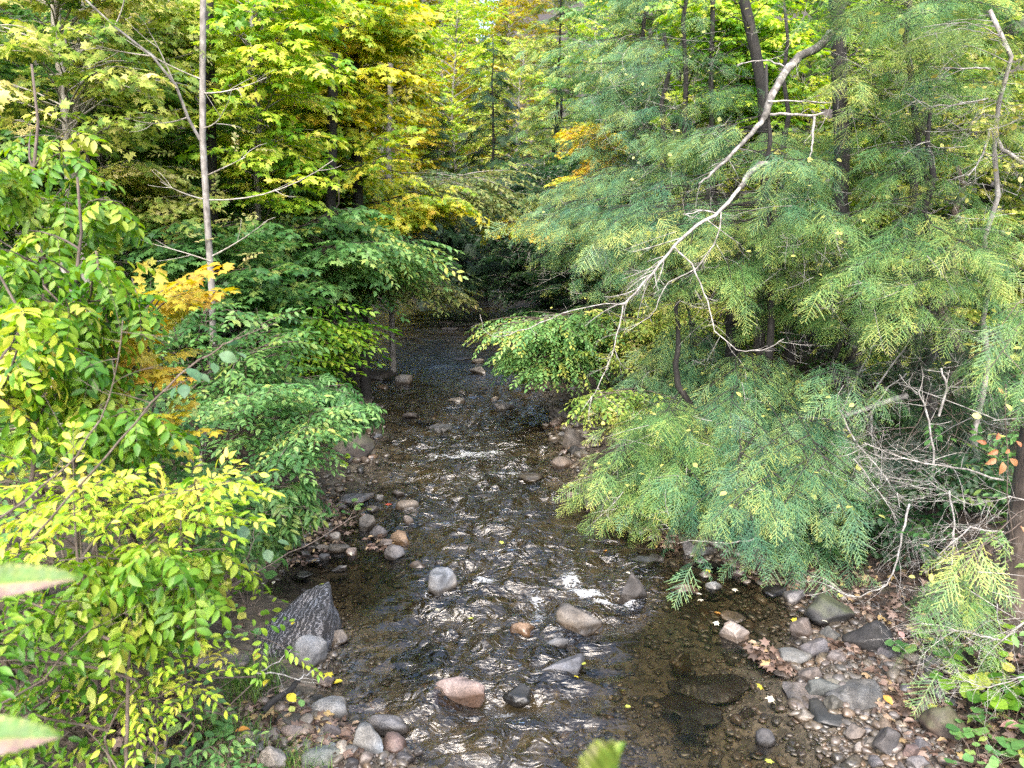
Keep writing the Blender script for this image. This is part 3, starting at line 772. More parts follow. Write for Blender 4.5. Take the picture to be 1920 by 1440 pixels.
GREY = (.26, .255, .255); LGREY = (.36, .35, .34); DGREY = (.085, .083, .083); BLUE = (.21, .22, .255); TAN = (.33, .27, .20); BROWN = (.19, .15, .11); DBROWN = (.075, .06, .05)
PINK = (.42, .29, .24); CREAM = (.50, .44, .36); ORANGE = (.42, .26, .14); PALE = (.46, .43, .40); BLACK = (.035, .034, .035); OLIVE = (.12, .11, .065); PURPLE = (.22, .20, .24)
rr = np.random.default_rng(11)
def rock(box, col, label, cat='rock', shape='r', name='stone', mat=None, group=None, sink=.28, yaw=None):
    """a stone that covers the given patch of ground or brook bed"""
    x0, y0, x1, y1 = box
    xc = (x0 + x1) / 2
    zg = 0.0
    p = on(xc, y1 - .12 * (y1 - y0), 0.0)
    g = gz(p[0], p[1])
    if g > .02:
        zg = g; p = on(xc, y1 - .12 * (y1 - y0), zg)
    dist = math.sqrt(p[0] ** 2 + p[1] ** 2 + (CAMZ - zg) ** 2); m = dist / FPX * (1 + ((xc - 960) / FPX) ** 2 * .4)
    w = (x1 - x0) * m * 1.03; hpx = (y1 - y0) * m
    dep = math.asin((CAMZ - zg) / dist)
    fac = {'o': .8, 'r': .75, 's': .85, 'f': 1.0, 'u': .5, 'a': .7}[shape]
    d = w * fac
    hz = (hpx - d * math.sin(dep) * .85) / math.cos(dep)
    lo = {'o': .40, 'r': .36, 's': .16, 'f': .10, 'u': .6, 'a': .34}[shape] * w
    if hz < lo:
        hz = lo; d = max(.3 * w, (hpx - hz * math.cos(dep)) / (.85 * math.sin(dep)))
    hz = min(hz, 1.2 * w)
    H = hz / (1 - sink)
    big = (x1 - x0)
    sub = 4 if big > 26 else 3
    kw = {'o': dict(facets=4, lo=.80, hi=.97, rough=.05), 'r': dict(facets=12, lo=.52, hi=.90, rough=.06), 's': dict(facets=10, lo=.5, hi=.88, rough=.055, flat=.55), 'f': dict(facets=9, lo=.52, hi=.88, rough=.06, flat=.5),
          'u': dict(facets=10, lo=.5, hi=.82, rough=.06), 'a': dict(facets=13, lo=.40, hi=.76, rough=.06)}[shape]
    V, T = rockV(rr, (w, d, H), sub, **kw)
    a = rr.normal(0, .18) if yaw is None else yaw
    V = V @ rot('Z', a).T
    V[:, 2] += H * (.5 - sink)
    mb = MB(); mb.add(V, T)
    o = mb.build(name, mat or (ROCK_BANDED if shape in 'sfu' and rr.random() < .5 and sum(col) > .3 else ROCK), None, True, (p[0], p[1] + d * .33, ((-.03 if 'just under' in label else -.012) - H * (1 - sink)) if sink > .4 else zg - .005 - (H * .10 if 'water' in label or 'midstream' in label or 'wet' in label or 'awash' in label else 0)))
    j = rr.uniform(.88, 1.12); gm = .30 * (1 if y0 > 1000 or x0 > 1000 or x1 < 800 else .85); avg = sum(col) / 3; o.color = tuple(min(1, (c * .68 + avg * .32) * gm * j * rr.uniform(.96, 1.04)) for c in col) + (1,)
    return tag(o, label, cat, group)

ROCKS = [
 # far brook
 ((822, 612, 860, 618), LGREY, 'flat pale stone farthest up the brook, just breaking the surface', 'f'),
 ((820, 600, 850, 607), GREY, 'low grey stone beyond the farthest pale one in the brook', 'f'),
 ((850, 664, 887, 674), PALE, 'flat pale slab farthest of three stones in midstream', 'f'),
 ((884, 670, 908, 681), CREAM, 'small rounded cream stone between a flat pale slab and a grey hump', 'r'),
 ((877, 684, 918, 701), GREY, 'low grey hump nearest of three stones in midstream', 'r'),
 ((680, 688, 738, 716), DBROWN, 'dark flat boulder in shade under the left shrubs', 's'),
 ((737, 702, 772, 721), CREAM, 'light striped stone beside a dark flat boulder at the left shore', 'r'),
 ((754, 768, 787, 787), DBROWN, 'dark brown angular stone standing out of the water on the left', 'a'),
 ((795, 790, 849, 810), GREY, 'wide grey slab half under water past the dark angular stone', 's'),
 ((837, 739, 871, 757), TAN, 'flat tan stone in midstream with water running over its edge', 's'),
 ((857, 730, 875, 740), GREY, 'small grey stone just behind the flat tan midstream stone', 'r'),
 ((917, 740, 936, 752), TAN, 'small round tan stone alone in midstream', 'r'),
 ((925, 752, 965, 769), GREY, 'low grey stone nearer than the small round tan one', 's'),
 ((698, 812, 719, 825), BLUE, 'small bluish stone beside the large round boulder on the left', 'a'),
 ((620, 806, 695, 862), (.20, .165, .135), 'large round brown boulder under green leaves on the left shore', 'o', 'boulder', 'moss'),
 ((965, 881, 1018, 903), GREY, 'flat grey rock just below the white riffle', 's'),
 # right shore, upper
 ((1020, 690, 1045, 712), GREY, 'grey stone at the foot of the leaf pile on the right bank', 'a'),
 ((1057, 709, 1086, 722), BLACK, 'thin dark slab on the right bank below the leaf pile', 's'),
 ((1063, 722, 1091, 736), LGREY, 'light grey slab under a thin dark one on the right bank', 's'),
 ((1040, 715, 1054, 724), TAN, 'tiny tan stone at the water edge below the leaf pile', 'r'),
 ((1030, 755, 1080, 789), (.20, .17, .15), 'broad flat brown boulder farthest along the right shore', 's', 'boulder'),
 ((1011, 790, 1033, 803), TAN, 'small tan stone in the water left of a pinkish one', 'r'),
 ((1030, 784, 1053, 803), PINK, 'small pinkish stone under the broad flat brown boulder', 'r'),
 ((1046, 797, 1102, 851), (.18, .145, .12), 'big brown boulder leaning over the water below hemlock sprays', 'r', 'boulder'),
 ((1027, 814, 1042, 827), CREAM, 'tiny cream stone in the water left of the big leaning boulder', 'r'),
 ((1044, 808, 1062, 820), GREY, 'small grey stone touching the big leaning boulder', 'r'),
 ((1062, 834, 1100, 857), BLACK, 'black wedge of rock between two brown boulders on the right', 'a'),
 ((1049, 842, 1065, 853), PINK, 'tiny pinkish stone on top of the round tan boulder', 'r'),
 ((1034, 851, 1074, 879), TAN, 'round tan boulder in the water below the black wedge', 'o', 'boulder'),
 ((1062, 920, 1087, 940), TAN, 'rounded tan stone left of the pinkish boulder under hemlock', 'r'),
 ((1064, 906, 1080, 920), BROWN, 'small brown stone behind the rounded tan one under hemlock', 'r'),
 ((1087, 902, 1150, 962), (.30, .23, .20), 'pinkish boulder partly hidden by yellow tipped hemlock', 'r', 'boulder'),
 ((1138, 908, 1162, 924), LGREY, 'pale grey stone behind the pinkish boulder', 'a'),
 # left gravel bar
 ((527, 955, 566, 977), DGREY, 'dark boulder in the shade under the left shrubs', 'r', 'boulder'),
 ((634, 921, 697, 946), (.30, .29, .29), 'large flat grey slab at the far end of the left bar', 's'),
 ((699, 925, 719, 940), GREY, 'grey stone right of the large flat slab', 'r'),
 ((734, 916, 758, 933), GREY, 'grey stone at the water tip of the left bar', 'a'),
 ((741, 932, 785, 958), TAN, 'smooth tan boulder at the water tip of the left bar', 'o', 'boulder'),
 ((764, 953, 790, 969), GREY, 'low grey stone in front of the smooth tan boulder', 's'),
 ((630, 940, 651, 958), GREY, 'grey stone under the left end of the large flat slab', 'a'),
 ((686, 943, 711, 962), BROWN, 'brown stone in front of the large flat slab', 'r'),
 ((667, 966, 703, 997), (.20, .18, .16), 'square grey brown block standing on the left bar', 'u'),
 ((714, 969, 749, 984), BLUE, 'flat bluish slab lying in shallow water by the left bar', 'f'),
 ((756, 965, 778, 986), (.36, .28, .22), 'pinkish tan stone under the smooth tan boulder', 'a'),
 ((689, 985, 723, 1011), (.16, .165, .19), 'dark bluish slab with dead leaves against its side', 'u'),
 ((729, 996, 767, 1025), ORANGE, 'orange brown lumpy stone at the edge of the left bar', 'a'),
 ((707, 1010, 737, 1027), (.36, .27, .19), 'yellowish stone touching the orange brown lumpy one', 'r'),
 ((715, 1022, 756, 1053), (.20, .215, .26), 'blue grey block with a flat face in front of the orange stone', 'r'),
 ((614, 996, 640, 1017), CREAM, 'pale blocky stone behind the thin leaning stem on the left bar', 'a'),
 ((593, 1018, 620, 1035), TAN, 'tan stone left of a broad brown one on the left bar', 'r'),
 ((617, 1014, 653, 1039), (.22, .185, .15), 'broad brown stone behind the dark puddle', 'r'),
 ((645, 1024, 668, 1045), TAN, 'round tan stone with a white leaf on it by the puddle', 'r'),
 ((568, 1036, 601, 1055), (.12, .12, .135), 'dark slate slab at the edge of the left puddle', 's'),
 ((564, 1031, 583, 1046), GREY, 'grey stone behind the dark slate slab', 'a'),
 ((598, 1033, 620, 1054), (.17, .15, .14), 'grey brown stone right of the dark slate slab', 'a'),
 ((535, 1018, 554, 1033), DGREY, 'dark stone in the shade left of the bar', 'r'),
 ((556, 1012, 578, 1030), (.11, .105, .10), 'dark stone behind the tan one on the left bar', 'a'),
 ((623, 1056, 656, 1072), GREY, 'pointed grey stone standing in the left puddle', 'a'),
 ((551, 1070, 582, 1085), GREY, 'flat grey stone in the far corner of the puddle', 'f'),
 ((561, 1103, 583, 1119), DGREY, 'small dark stone behind the striated boulder', 'r'),
 ((590, 1108, 608, 1124), PINK, 'small pink tan stone on the shoulder of the striated boulder', 'r'),
 ((763, 1047, 800, 1069), (.26, .19, .15), 'brown lumpy stone left of the wet pale slab', 'r'),
 ((799, 1057, 853, 1118), (.33, .35, .36), 'wet pale grey slab tilted in the current', 's'),
 # left near
 ((604, 1177, 649, 1212), (.30, .22, .15), 'tan stone in the water right of the striated boulder', 'r'),
 ((608, 1222, 640, 1246), OLIVE, 'brown sunken stone below the tan one beside the striated boulder', 'r'),
 ((375, 1224, 457, 1274), (.42, .33, .27), 'pinkish block behind grass on the left bank', 'a'),
 ((593, 1268, 627, 1291), (.40, .28, .23), 'pink stone under a yellow leaf at the left shore', 'r'),
 ((571, 1308, 649, 1358), (.36, .345, .33), 'largest pale grey rock with pinkish dead leaves on the near left', 'r'),
 ((577, 1303, 606, 1319), (.22, .22, .24), 'grey slab leaning on the back of the largest pale rock', 's'),
 ((636, 1353, 695, 1388), (.21, .22, .25), 'blue grey slab with a sharp edge among near left stones', 's'),
 ((606, 1350, 635, 1392), (.13, .13, .14), 'dark grey oval stone standing on end', 'u'),
 ((690, 1338, 758, 1376), (.19, .19, .20), 'long smooth grey stone nearest the water on the left', 'o'),
 ((656, 1366, 711, 1424), (.34, .36, .40), 'pale bluish rock below the sharp edged slab', 'a'),
 ((475, 1369, 518, 1407), (.33, .26, .22), 'rounded pinkish tan stone at the bank foot', 'r'),
 ((524, 1361, 566, 1398), (.40, .33, .28), 'pale tan stone with a dead leaf in front', 'r'),
 ((612, 1393, 631, 1410), GREY, 'small grey stone below the standing oval one', 'r'),
 ((647, 1420, 669, 1441), DGREY, 'small dark oval stone in the near left puddle', 'r'),
 ((710, 1376, 768, 1418), (.27, .17, .14), 'reddish brown stone plastered with dead leaves', 'r'),
 ((776, 1400, 793, 1416), BLUE, 'little round bluish stone at the water edge', 'r'),
 ((562, 1400, 625, 1446), (.30, .33, .28), 'greenish lichen covered rock at the bottom edge', 'r'),
 ((489, 1404, 530, 1446), (.42, .41, .38), 'whitish lichen spotted rock at the bottom edge', 'r'),
 ((514, 1333, 567, 1370), (.10, .10, .105), 'dark grey flat rock behind the pale tan stone', 's'),
 ((740, 1406, 775, 1436), (.15, .15, .16), 'dark wet stone below the reddish brown one', 'r'),
 # midstream near
 ((811, 1268, 907, 1318), (.50, .31, .25), 'pink and white rounded boulder rising midstream', 'o', 'boulder'),
 ((1051, 1129, 1129, 1186), (.22, .19, .155), 'wet three sided boulder with water sliding off it', 'a', 'boulder'),
 ((1159, 1068, 1213, 1131), (.12, .10, .10), 'dark purple brown block holding back white water', 'u', 'boulder'),
 ((1177, 1033, 1246, 1065), (.21, .225, .25), 'wet grey slab above the dark purple brown block', 's'),
 ((937, 1025, 976, 1044), (.28, .22, .18), 'flat brown stone awash in midstream', 's'),
 ((958, 1162, 1004, 1192), ORANGE, 'orange stone covered by running water', 'r'),
 ((1009, 1222, 1114, 1275), (.14, .145, .16), 'long dark wet slab pointing down the current', 'a'),
 ((1010, 1194, 1072, 1222), (.17, .18, .20), 'wet grey hump above the long dark slab', 'r'),
 ((948, 1280, 1000, 1320), (.07, .07, .07), 'narrow black ridge of rock awash in the current', 's'),
 ((792, 1174, 842, 1212), (.15, .15, .15), 'drowned grey stone on the left of the current', 'r'),
 ((735, 1203, 812, 1245), OLIVE, 'brown sunken slab seen through the water', 'f'),
 # right near
 ((1282, 1015, 1311, 1042), (.17, .17, .18), 'grey block left of a dark pair under the hemlock edge', 'a'),
 ((1311, 1024, 1348, 1047), (.11, .11, .115), 'dark rough block under the hemlock edge', 'a'),
 ((1247, 1009, 1270, 1024), TAN, 'tan stone beside red dead leaves under the hemlock edge', 'a'),
 ((1215, 1000, 1242, 1018), (.30, .25, .18), 'tan stone right under the drooping hemlock spray', 'r'),
 ((1309, 1068, 1334, 1084), CREAM, 'cream stone with a yellow leaf in shallow water', 'r'),
 ((1374, 1066, 1398, 1083), (.32, .22, .20), 'pinkish round stone in the right shallows', 'r'),
 ((1391, 1083, 1410, 1095), CREAM, 'small cream stone right of the pinkish round one', 'r'),
 ((1320, 1053, 1355, 1066), BLACK, 'thin black slab tilted in the right shallows', 's'),
 ((1325, 1087, 1354, 1107), LGREY, 'round grey stone in the middle of the right shallows', 'r'),
 ((1263, 1091, 1308, 1115), (.33, .25, .19), 'tan stone with wet dead leaves in the shallows', 'r'),
 ((1353, 1145, 1398, 1167), (.36, .27, .18), 'flat tan stone above water with a dark side', 's'),
 ((1378, 1108, 1407, 1145), BLACK, 'dark sunken slab on edge in the right shallows', 's'),
 ((1472, 1102, 1512, 1135), (.30, .30, .31), 'pale diamond shaped slab propped on dark stones', 's'),
 ((1440, 1096, 1482, 1120), BLACK, 'black flat rock behind the pale diamond shaped slab', 's'),
 ((1523, 1118, 1607, 1180), (.10, .105, .105), 'big dark boulder with moss on top at the right bank', 'r', 'boulder', 'moss'),
 ((1488, 1164, 1525, 1202), (.22, .17, .14), 'upright brown stone left of the mossy dark boulder', 'r'),
 ((1357, 1170, 1407, 1208), (.50, .42, .34), 'cream boulder at the head of a line of dead leaves', 'r', 'boulder'),
 ((1461, 1210, 1519, 1250), (.24, .245, .26), 'blue grey slab at the end of the line of dead leaves', 's'),
 ((1509, 1198, 1556, 1237), (.20, .20, .20), 'smooth grey stone right of the blue grey slab', 'r'),
 ((1541, 1178, 1575, 1209), (.20, .195, .19), 'rounded grey stone below the mossy dark boulder', 'r'),
 ((1604, 1172, 1670, 1228), (.04, .04, .043), 'glistening black boulder beside the golden leaves', 'r', 'boulder'),
 ((1651, 1213, 1685, 1233), PURPLE, 'purple grey oval stone on the flank of the black boulder', 'r'),
 ((1557, 1217, 1586, 1243), (.32, .25, .20), 'tan stone wrapped in dead leaves', 'r'),
 ((1578, 1206, 1601, 1223), (.26, .18, .14), 'small brown stone under the golden leaves', 'r'),
 ((1506, 1251, 1551, 1284), (.25, .22, .18), 'pointed tan grey stone with a white leaf', 'r'),
 ((1492, 1248, 1511, 1266), CREAM, 'little cream stone left of the pointed tan grey one', 'a'),
 ((1453, 1253, 1487, 1272), (.24, .20, .17), 'low brown stone in the water left of the cream one', 's'),
 ((1479, 1278, 1549, 1322), (.30, .28, .29), 'pale grey and purple slab at the near water edge', 's'),
 ((1520, 1279, 1579, 1309), (.10, .125, .135), 'dark blue green stone between two grey slabs', 'r'),
 ((1559, 1275, 1620, 1296), (.26, .26, .23), 'olive grey slab behind the biggest slab', 's'),
 ((1576, 1285, 1671, 1329), (.19, .195, .19), 'biggest grey slab of the near right stones', 's', 'boulder'),
 ((1553, 1308, 1585, 1334), (.24, .21, .16), 'tan pebble wedged under the biggest slab', 'r'),
 ((1528, 1322, 1612, 1370), (.045, .048, .05), 'long black slate sliding toward the water', 's'),
 ((1498, 1332, 1532, 1356), CREAM, 'cream elongated stone beside the black slate', 'r'),
 ((1528, 1340, 1552, 1358), TAN, 'tan oval stone touching the black slate', 'r'),
 ((1595, 1361, 1629, 1387), (.36, .26, .19), 'round orange tan stone at the tail of the black slate', 'r'),
 ((1648, 1376, 1687, 1415), (.13, .13, .145), 'dark grey angular stone in the near right gravel', 'a'),
 ((1756, 1338, 1818, 1394), (.17, .13, .10), 'brown boulder with moss beside the round leaved plants', 'r', 'boulder', 'moss'),
 ((1422, 1370, 1452, 1402), (.10, .105, .115), 'dark round stone alone on the brown bed', 'o'),
 ((1604, 1394, 1624, 1412), LGREY, 'light grey pebble below the round orange tan stone', 'r'),
 ((1570, 1384, 1587, 1398), CREAM, 'cream pebble on the brown bed edge', 'r'),
 ((1572, 1399, 1599, 1415), (.24, .20, .14), 'brown oblong pebble under the cream one', 'r'),
 ((1622, 1384, 1650, 1400), (.20, .18, .16), 'speckled pebble left of the dark angular stone', 'r'),
 ((1697, 1400, 1721, 1427), (.28, .18, .15), 'reddish pebble right of the dark angular stone', 'r'),
 ((1718, 1393, 1744, 1413), (.14, .14, .15), 'dark pebble right of the reddish one', 'r'),
 ((1710, 1424, 1748, 1446), LGREY, 'pale grey stone at the lower right edge', 'r'),
 ((1659, 1331, 1690, 1349), (.08, .08, .09), 'dark wet stone right of the biggest slab', 'a'),
 ((1637, 1420, 1660, 1442), BLUE, 'bluish pebble at the bottom edge of the gravel', 's'),
 ((1570, 1412, 1602, 1434), OLIVE, 'brown sunken pebble near the bottom edge', 'r'),
 ((1268, 1243, 1404, 1292), (.17, .15, .13), 'huge black slab just under the surface on the right', 'f', 'boulder'),
 ((1248, 1291, 1360, 1340), (.16, .12, .07), 'broad brown slab sunk in front of the huge black one', 'f'),
 ((1258, 1195, 1300, 1232), (.40, .28, .13), 'amber coloured stone glowing through shallow water', 'r'),
 ((1390, 1296, 1420, 1330), (.22, .17, .13), 'brownish stone showing through water by the near right slabs', 'r'),
 ((1280, 1340, 1330, 1372), (.13, .105, .07), 'dim brown stone on the bed below the broad sunken slab', 'f'),
 ((1130, 985, 1190, 1012), (.28, .22, .16), 'reddish drowned stone under the drooping hemlock', 'f'),
]
for q in ROCKS:
    box, col, label, sh = q[:4]
    nm = q[4] if len(q) > 4 else 'stone'
    rock(box, col, label, 'boulder' if nm == 'boulder' else 'stone', sh, nm, ROCK_MOSS if len(q) > 5 else None, sink=.5 if any(k in label for k in ('sunk', 'drowned', 'through', 'just under')) else .34)

def striated():
    p = on(536, 1250, 0.0); r = np.random.default_rng(5)
    # a sharp-backed wedge: apex at the back right, one long slope to the left, a steep right face
    pts = [(-.40, -.22, -.12), (.30, -.34, -.12), (.37, .05, -.12), (.33, .40, -.12), (-.10, .42, -.12), (-.42, .02, -.05), (.24, .36, .40), (.31, .10, .38), (.30, -.18, .24), (.02, .34, .33), (-.24, .05, .16), (-.10, -.26, .13), (.14, -.36, .10), (.06, .02, .22)]
    bm = bmesh.new()
    for q in pts: bm.verts.new(q)
    bmesh.ops.convex_hull(bm, input=bm.verts); 
    loose = [v for v in bm.verts if not v.link_faces]; bmesh.ops.delete(bm, geom=loose, context='VERTS')
    bmesh.ops.subdivide_edges(bm, edges=bm.edges, cuts=7, use_grid_fill=True); bmesh.ops.triangulate(bm, faces=bm.faces)
    bmesh.ops.smooth_vert(bm, verts=bm.verts, factor=.5, use_axis_x=True, use_axis_y=True, use_axis_z=True)
    bm.verts.index_update(); V = np.array([v.co[:] for v in bm.verts]); T = np.array([[v.index for v in f.verts] for f in bm.faces]); bm.free()
    st = vnoise(np.stack([V[:, 0] * 16 + V[:, 1] * 6, V[:, 1] * 3 - V[:, 0] * 2, V[:, 2] * 14], 1), 3)
    N = V / (np.linalg.norm(V, axis=1)[:, None] + 1e-6)
    V = V + N * (.025 * fbm(V * 5, 3, 8) + .014 * st)[:, None]
    mb = MB(); mb.add(V, T)
    o = mb.build('boulder', ROCK_STRIATED, None, True, (p[0], p[1] + .36, .07)); o.color = (.12, .12, .125, 1)
    tag(o, 'large black and white striated boulder at the left water edge', 'boulder')
    rock((545, 1198, 609, 1262), (.34, .33, .34), 'pale pitted lump joined to the front of the striated boulder', 'stone', 'r')
striated()

# pebbles of the bed and the bars: nobody could count them
def gravel():
    r = np.random.default_rng(21); mb = MB()
    V0, T0 = ico(1); V1, T1 = ico(2)
    protos = []
    for k in range(10):
        V = V1.copy()
        for _ in range(9):
            n = r.normal(0, 1, 3); n /= np.linalg.norm(n); c = r.uniform(.48, .9); s = V @ n - c; V -= np.where(s > 0, s * .9, 0)[:, None] * n
        protos.append(V)
    pts = []
    def sc(poly, n, s0, s1, z=0.0):
        xs = [q[0] for q in poly]; ys = [q[1] for q in poly]; k = 0
        while k < n:
            x, y = r.uniform(min(xs), max(xs)), r.uniform(min(ys), max(ys))
            if inpoly(poly, x, y):
                p = on(x, y, z); s = s0 * (s1 / s0) ** (r.random() ** 2.2)
                pts.append((p[0], p[1], s)); k += 1
    sc([(1150, 1100), (1480, 1050), (1800, 1300), (1800, 1500), (1000, 1500), (1040, 1300)], 3300, .025, .14)
    sc([(1480, 1230), (1700, 1230), (1790, 1330), (1800, 1470), (1600, 1470), (1480, 1330)], 1600, .015, .07)
    sc([(1480, 1060), (1640, 1150), (1760, 1290), (1640, 1300), (1440, 1130)], 900, .015, .09)
    sc([(480, 900), (700, 890), (800, 960), (790, 1060), (660, 1060), (500, 1100)], 900, .02, .11)
    sc([(470, 1280), (640, 1260), (800, 1380), (800, 1480), (440, 1480)], 900, .015, .09)
    sc([(600, 1050), (820, 1050), (820, 1260), (760, 1400), (600, 1260)], 900, .03, .14)
    sc([(640, 860), (1060, 860), (1200, 1040), (1060, 1260), (800, 1280), (760, 1000)], 1200, .04, .18)
    sc([(990, 680), (1090, 700), (1120, 900), (1230, 1000), (1400, 1070), (1200, 1010), (1040, 900)], 600, .03, .14)
    sc([(690, 640), (1000, 640), (1060, 860), (690, 860)], 500, .06, .25)
    sc([(700, 570), (950, 575), (940, 640), (700, 640)], 160, .2, .55)
    sc([(700, 640), (960, 640), (1020, 780), (720, 780)], 60, .25, .5)
    sc([(500, 900), (700, 890), (790, 950), (780, 1050), (660, 1040), (540, 1060)], 260, .08, .22)
    sc([(480, 1290), (600, 1290), (780, 1400), (760, 1480), (440, 1480)], 160, .07, .18)
    sc([(1000, 690), (1090, 720), (1130, 900), (1240, 1000), (1180, 1000), (1050, 860)], 200, .10, .30)
    sc([(1440, 1090), (1640, 1150), (1780, 1320), (1700, 1460), (1560, 1460), (1480, 1320), (1500, 1200)], 330, .06, .19)
    sc([(640, 700), (720, 700), (720, 880), (640, 900)], 60, .12, .30)
    sc([(1180, 1010), (1420, 1040), (1500, 1180), (1380, 1180), (1230, 1090)], 300, .08, .24)
    sc([(1240, 1040), (1420, 1080), (1560, 1200), (1480, 1260), (1330, 1180)], 120, .10, .22)
    sc([(600, 1000), (760, 940), (800, 1060), (700, 1060)], 70, .10, .2)
    P = np.array(pts); z = Hz(P[:, 0], P[:, 1])
    for k, V in enumerate(protos):
        idx = np.arange(k, len(P), 10); m = len(idx); S = P[idx, 2]
        dims = np.stack([S * r.uniform(.8, 1.3, m), S * r.uniform(.6, 1, m), S * r.uniform(.35, .7, m)], 1) * .5
        th = r.uniform(0, 6.28, m); c, s = np.cos(th), np.sin(th)
        W = V[None] * dims[:, None, :]
        X = W[..., 0] * c[:, None] - W[..., 1] * s[:, None] + P[idx, 0][:, None]; Y = W[..., 0] * s[:, None] + W[..., 1] * c[:, None] + P[idx, 1][:, None]
        Z = W[..., 2] + (z[idx] + dims[:, 2] * .45)[:, None]
        mb.add(np.stack([X, Y, Z], -1).reshape(-1, 3), (T1[None] + (np.arange(m) * len(V))[:, None, None]).reshape(-1, 3), np.repeat(r.random(m), len(V)))
    tag(mb.build('gravel', PEBBLE, None, True), 'loose pebbles covering the brook bed and its bars', kind='stuff')
gravel()

def litter():
    r = np.random.default_rng(22); mb = MB(); P = []
    def sc(poly, n, z=.3):
        xs = [q[0] for q in poly]; ys = [q[1] for q in poly]; k = 0
        while k < n:
            x, y = r.uniform(min(xs), max(xs)), r.uniform(min(ys), max(ys))
            if inpoly(poly, x, y):
                p = on(x, y, z); k += 1; P.append(p[:2])
    sc([(1590, 1190), (1800, 1200), (1960, 1330), (1960, 1480), (1800, 1470), (1640, 1300)], 700, .25)
    sc([(1400, 1020), (1560, 1080), (1760, 1180), (1800, 1040), (1500, 980)], 700, .4)
    sc([(1020, 674), (1075, 678), (1085, 720), (1010, 705)], 260, .3)
    sc([(420, 1270), (560, 1270), (620, 1340), (560, 1480), (100, 1480), (200, 1330)], 1500, .3)
    sc([(520, 900), (640, 900), (690, 950), (600, 1040), (470, 1040)], 450, .15)
    sc([(560, 1340), (660, 1330), (700, 1420), (560, 1420)], 160, .12)
    sc([(690, 1000), (735, 1000), (735, 1030), (680, 1020)], 40, .08)
    sc([(1395, 1195), (1450, 1215), (1500, 1260), (1440, 1250)], 110, .05)
    sc([(1560, 1190), (1612, 1200), (1600, 1235), (1560, 1225)], 90, .08)
    sc([(1660, 1290), (1760, 1330), (1760, 1400), (1690, 1350)], 150, .08)
    sc([(1215, 995), (1280, 1005), (1275, 1030), (1225, 1020)], 70, .05)
    n = 9000
    x = r.uniform(-14, 15, n * 3); y = 3 + 32 * r.random(n * 3) ** 1.3
    d, _ = bank(x, y); ok = d < -.5
    P = np.concatenate([np.array(P), np.stack([x[ok], y[ok]], 1)[:n]])
    d, _ = bank(P[:, 0], P[:, 1])
    z = np.maximum(Hz(P[:, 0], P[:, 1]), .012) + r.uniform(.005, .045, len(P))
    for kind, f in (('oval', 0), ('maple', 1)):
        idx = np.arange(f, len(P), 2); m = len(idx); V, T = leafV(kind)
        D = np.stack([r.normal(0, 1, m), r.normal(0, 1, m), r.normal(0, .25, m)], 1)
        F = frames(D, np.array([0, 0, 1.0]) + r.normal(0, .35, (m, 3)))
        S = r.uniform(.05, .10, m) * (1.0 if f == 0 else 1.15)
        W = np.einsum('mij,nj->mni', F, V * [1, 1, 2.0]) * S[:, None, None] + np.stack([P[idx, 0], P[idx, 1], z[idx]], 1)[:, None]
        mb.add(W.reshape(-1, 3), (T[None] + (np.arange(m) * len(V))[:, None, None]).reshape(-1, 3), np.repeat(r.random(m) ** 1.3 * .9, len(V)))
    tag(mb.build('leaf_litter', LEAFMATS['litter_leaf'], None), 'brown and pinkish dead leaves scattered over the banks', kind='stuff')
litter()
# ------------------------------------------------------------------ dead wood
def dead_branch(mb, poly, r0, r1, r, twigs=10, tl=.35, depth=0, droop=-.1, k=6, wig=.02, flat=False):
    poly = np.asarray(poly, float)
    n = max(8, len(poly) * 3); t = np.linspace(0, 1, n); p, _ = along(poly, t)
    if wig: p[1:-1] += r.normal(0, wig * .3, p[1:-1].shape)
    mb.tube(p, np.linspace(r0, r1, n), k)
    for i in range(twigs):
        q, tg = along(p, r.uniform(.2, 1.0)); tg = tg / (np.linalg.norm(tg) + 1e-9)
        d = tg * r.uniform(.2, .9) + r.normal(0, .6, 3) * np.array([1, 1, .6]) + [0, 0, droop]; d /= np.linalg.norm(d)
        l = tl * r.uniform(.4, 1.2)
        e = q + d * l; c = q + d * l * .5 + r.normal(0, .10 * l, 3)
        rb = max(.0016, min(r1 * .9, .004 + .006 * l)) * (1 if depth == 0 else .7)
        pl = bez(q, c, e, 6)
        if depth < 2 and l > .16:
            dead_branch(mb, pl, rb, rb * .35, r, int(2 + 6 * l), l * .55, depth + 1, droop, 4, 0)
        else:
            mb.tube(pl, np.linspace(rb, rb * .35, 6), 4)

def pxl(pts):
    return np.array([at(*p) for p in pts])

def dead_part(root, base, pts, r0, r1, r, name='dead_limb', mat=None, **kw):
    mb = MB(); dead_branch(mb, pxl(pts) - base, r0, r1, r, **kw)
    return mb.build(name, mat or DEADWOOD, root, True)

# ------------------------------------------------------------------ the woods behind
fr = np.random.default_rng(101)
PRO = []
for k in range(4):
    PRO.append(forest_tree('broadleaf_tree', (13, 15, 12, 16)[k], (1.6, 3.0, 1.0, 4.0)[k], (2.7, 3.0, 2.4, 3.2)[k], 'far' if k % 2 else 'farmaple', 'leaf_green', BARK_GREY, fr, nb=(70, 74, 64, 72)[k], rad=.12, step=.23, scale=1.15))
for k in range(2):
    PRO.append(forest_tree('hemlock_tree', (15, 17)[k], (1.2, 2.0)[k], (3.0, 3.3)[k], 'hemlock_far', 'needle_dark', BARK_DARK, fr, nb=(90, 100)[k], rad=.16, conifer=True, step=.26, scale=1.4))
# low bushy tree for gaps
PRO.append(forest_tree('understory_tree', 5.5, .5, 1.9, 'far', 'leaf_green', BARK_GREY, fr, nb=60, rad=.05, step=.18, scale=.9))

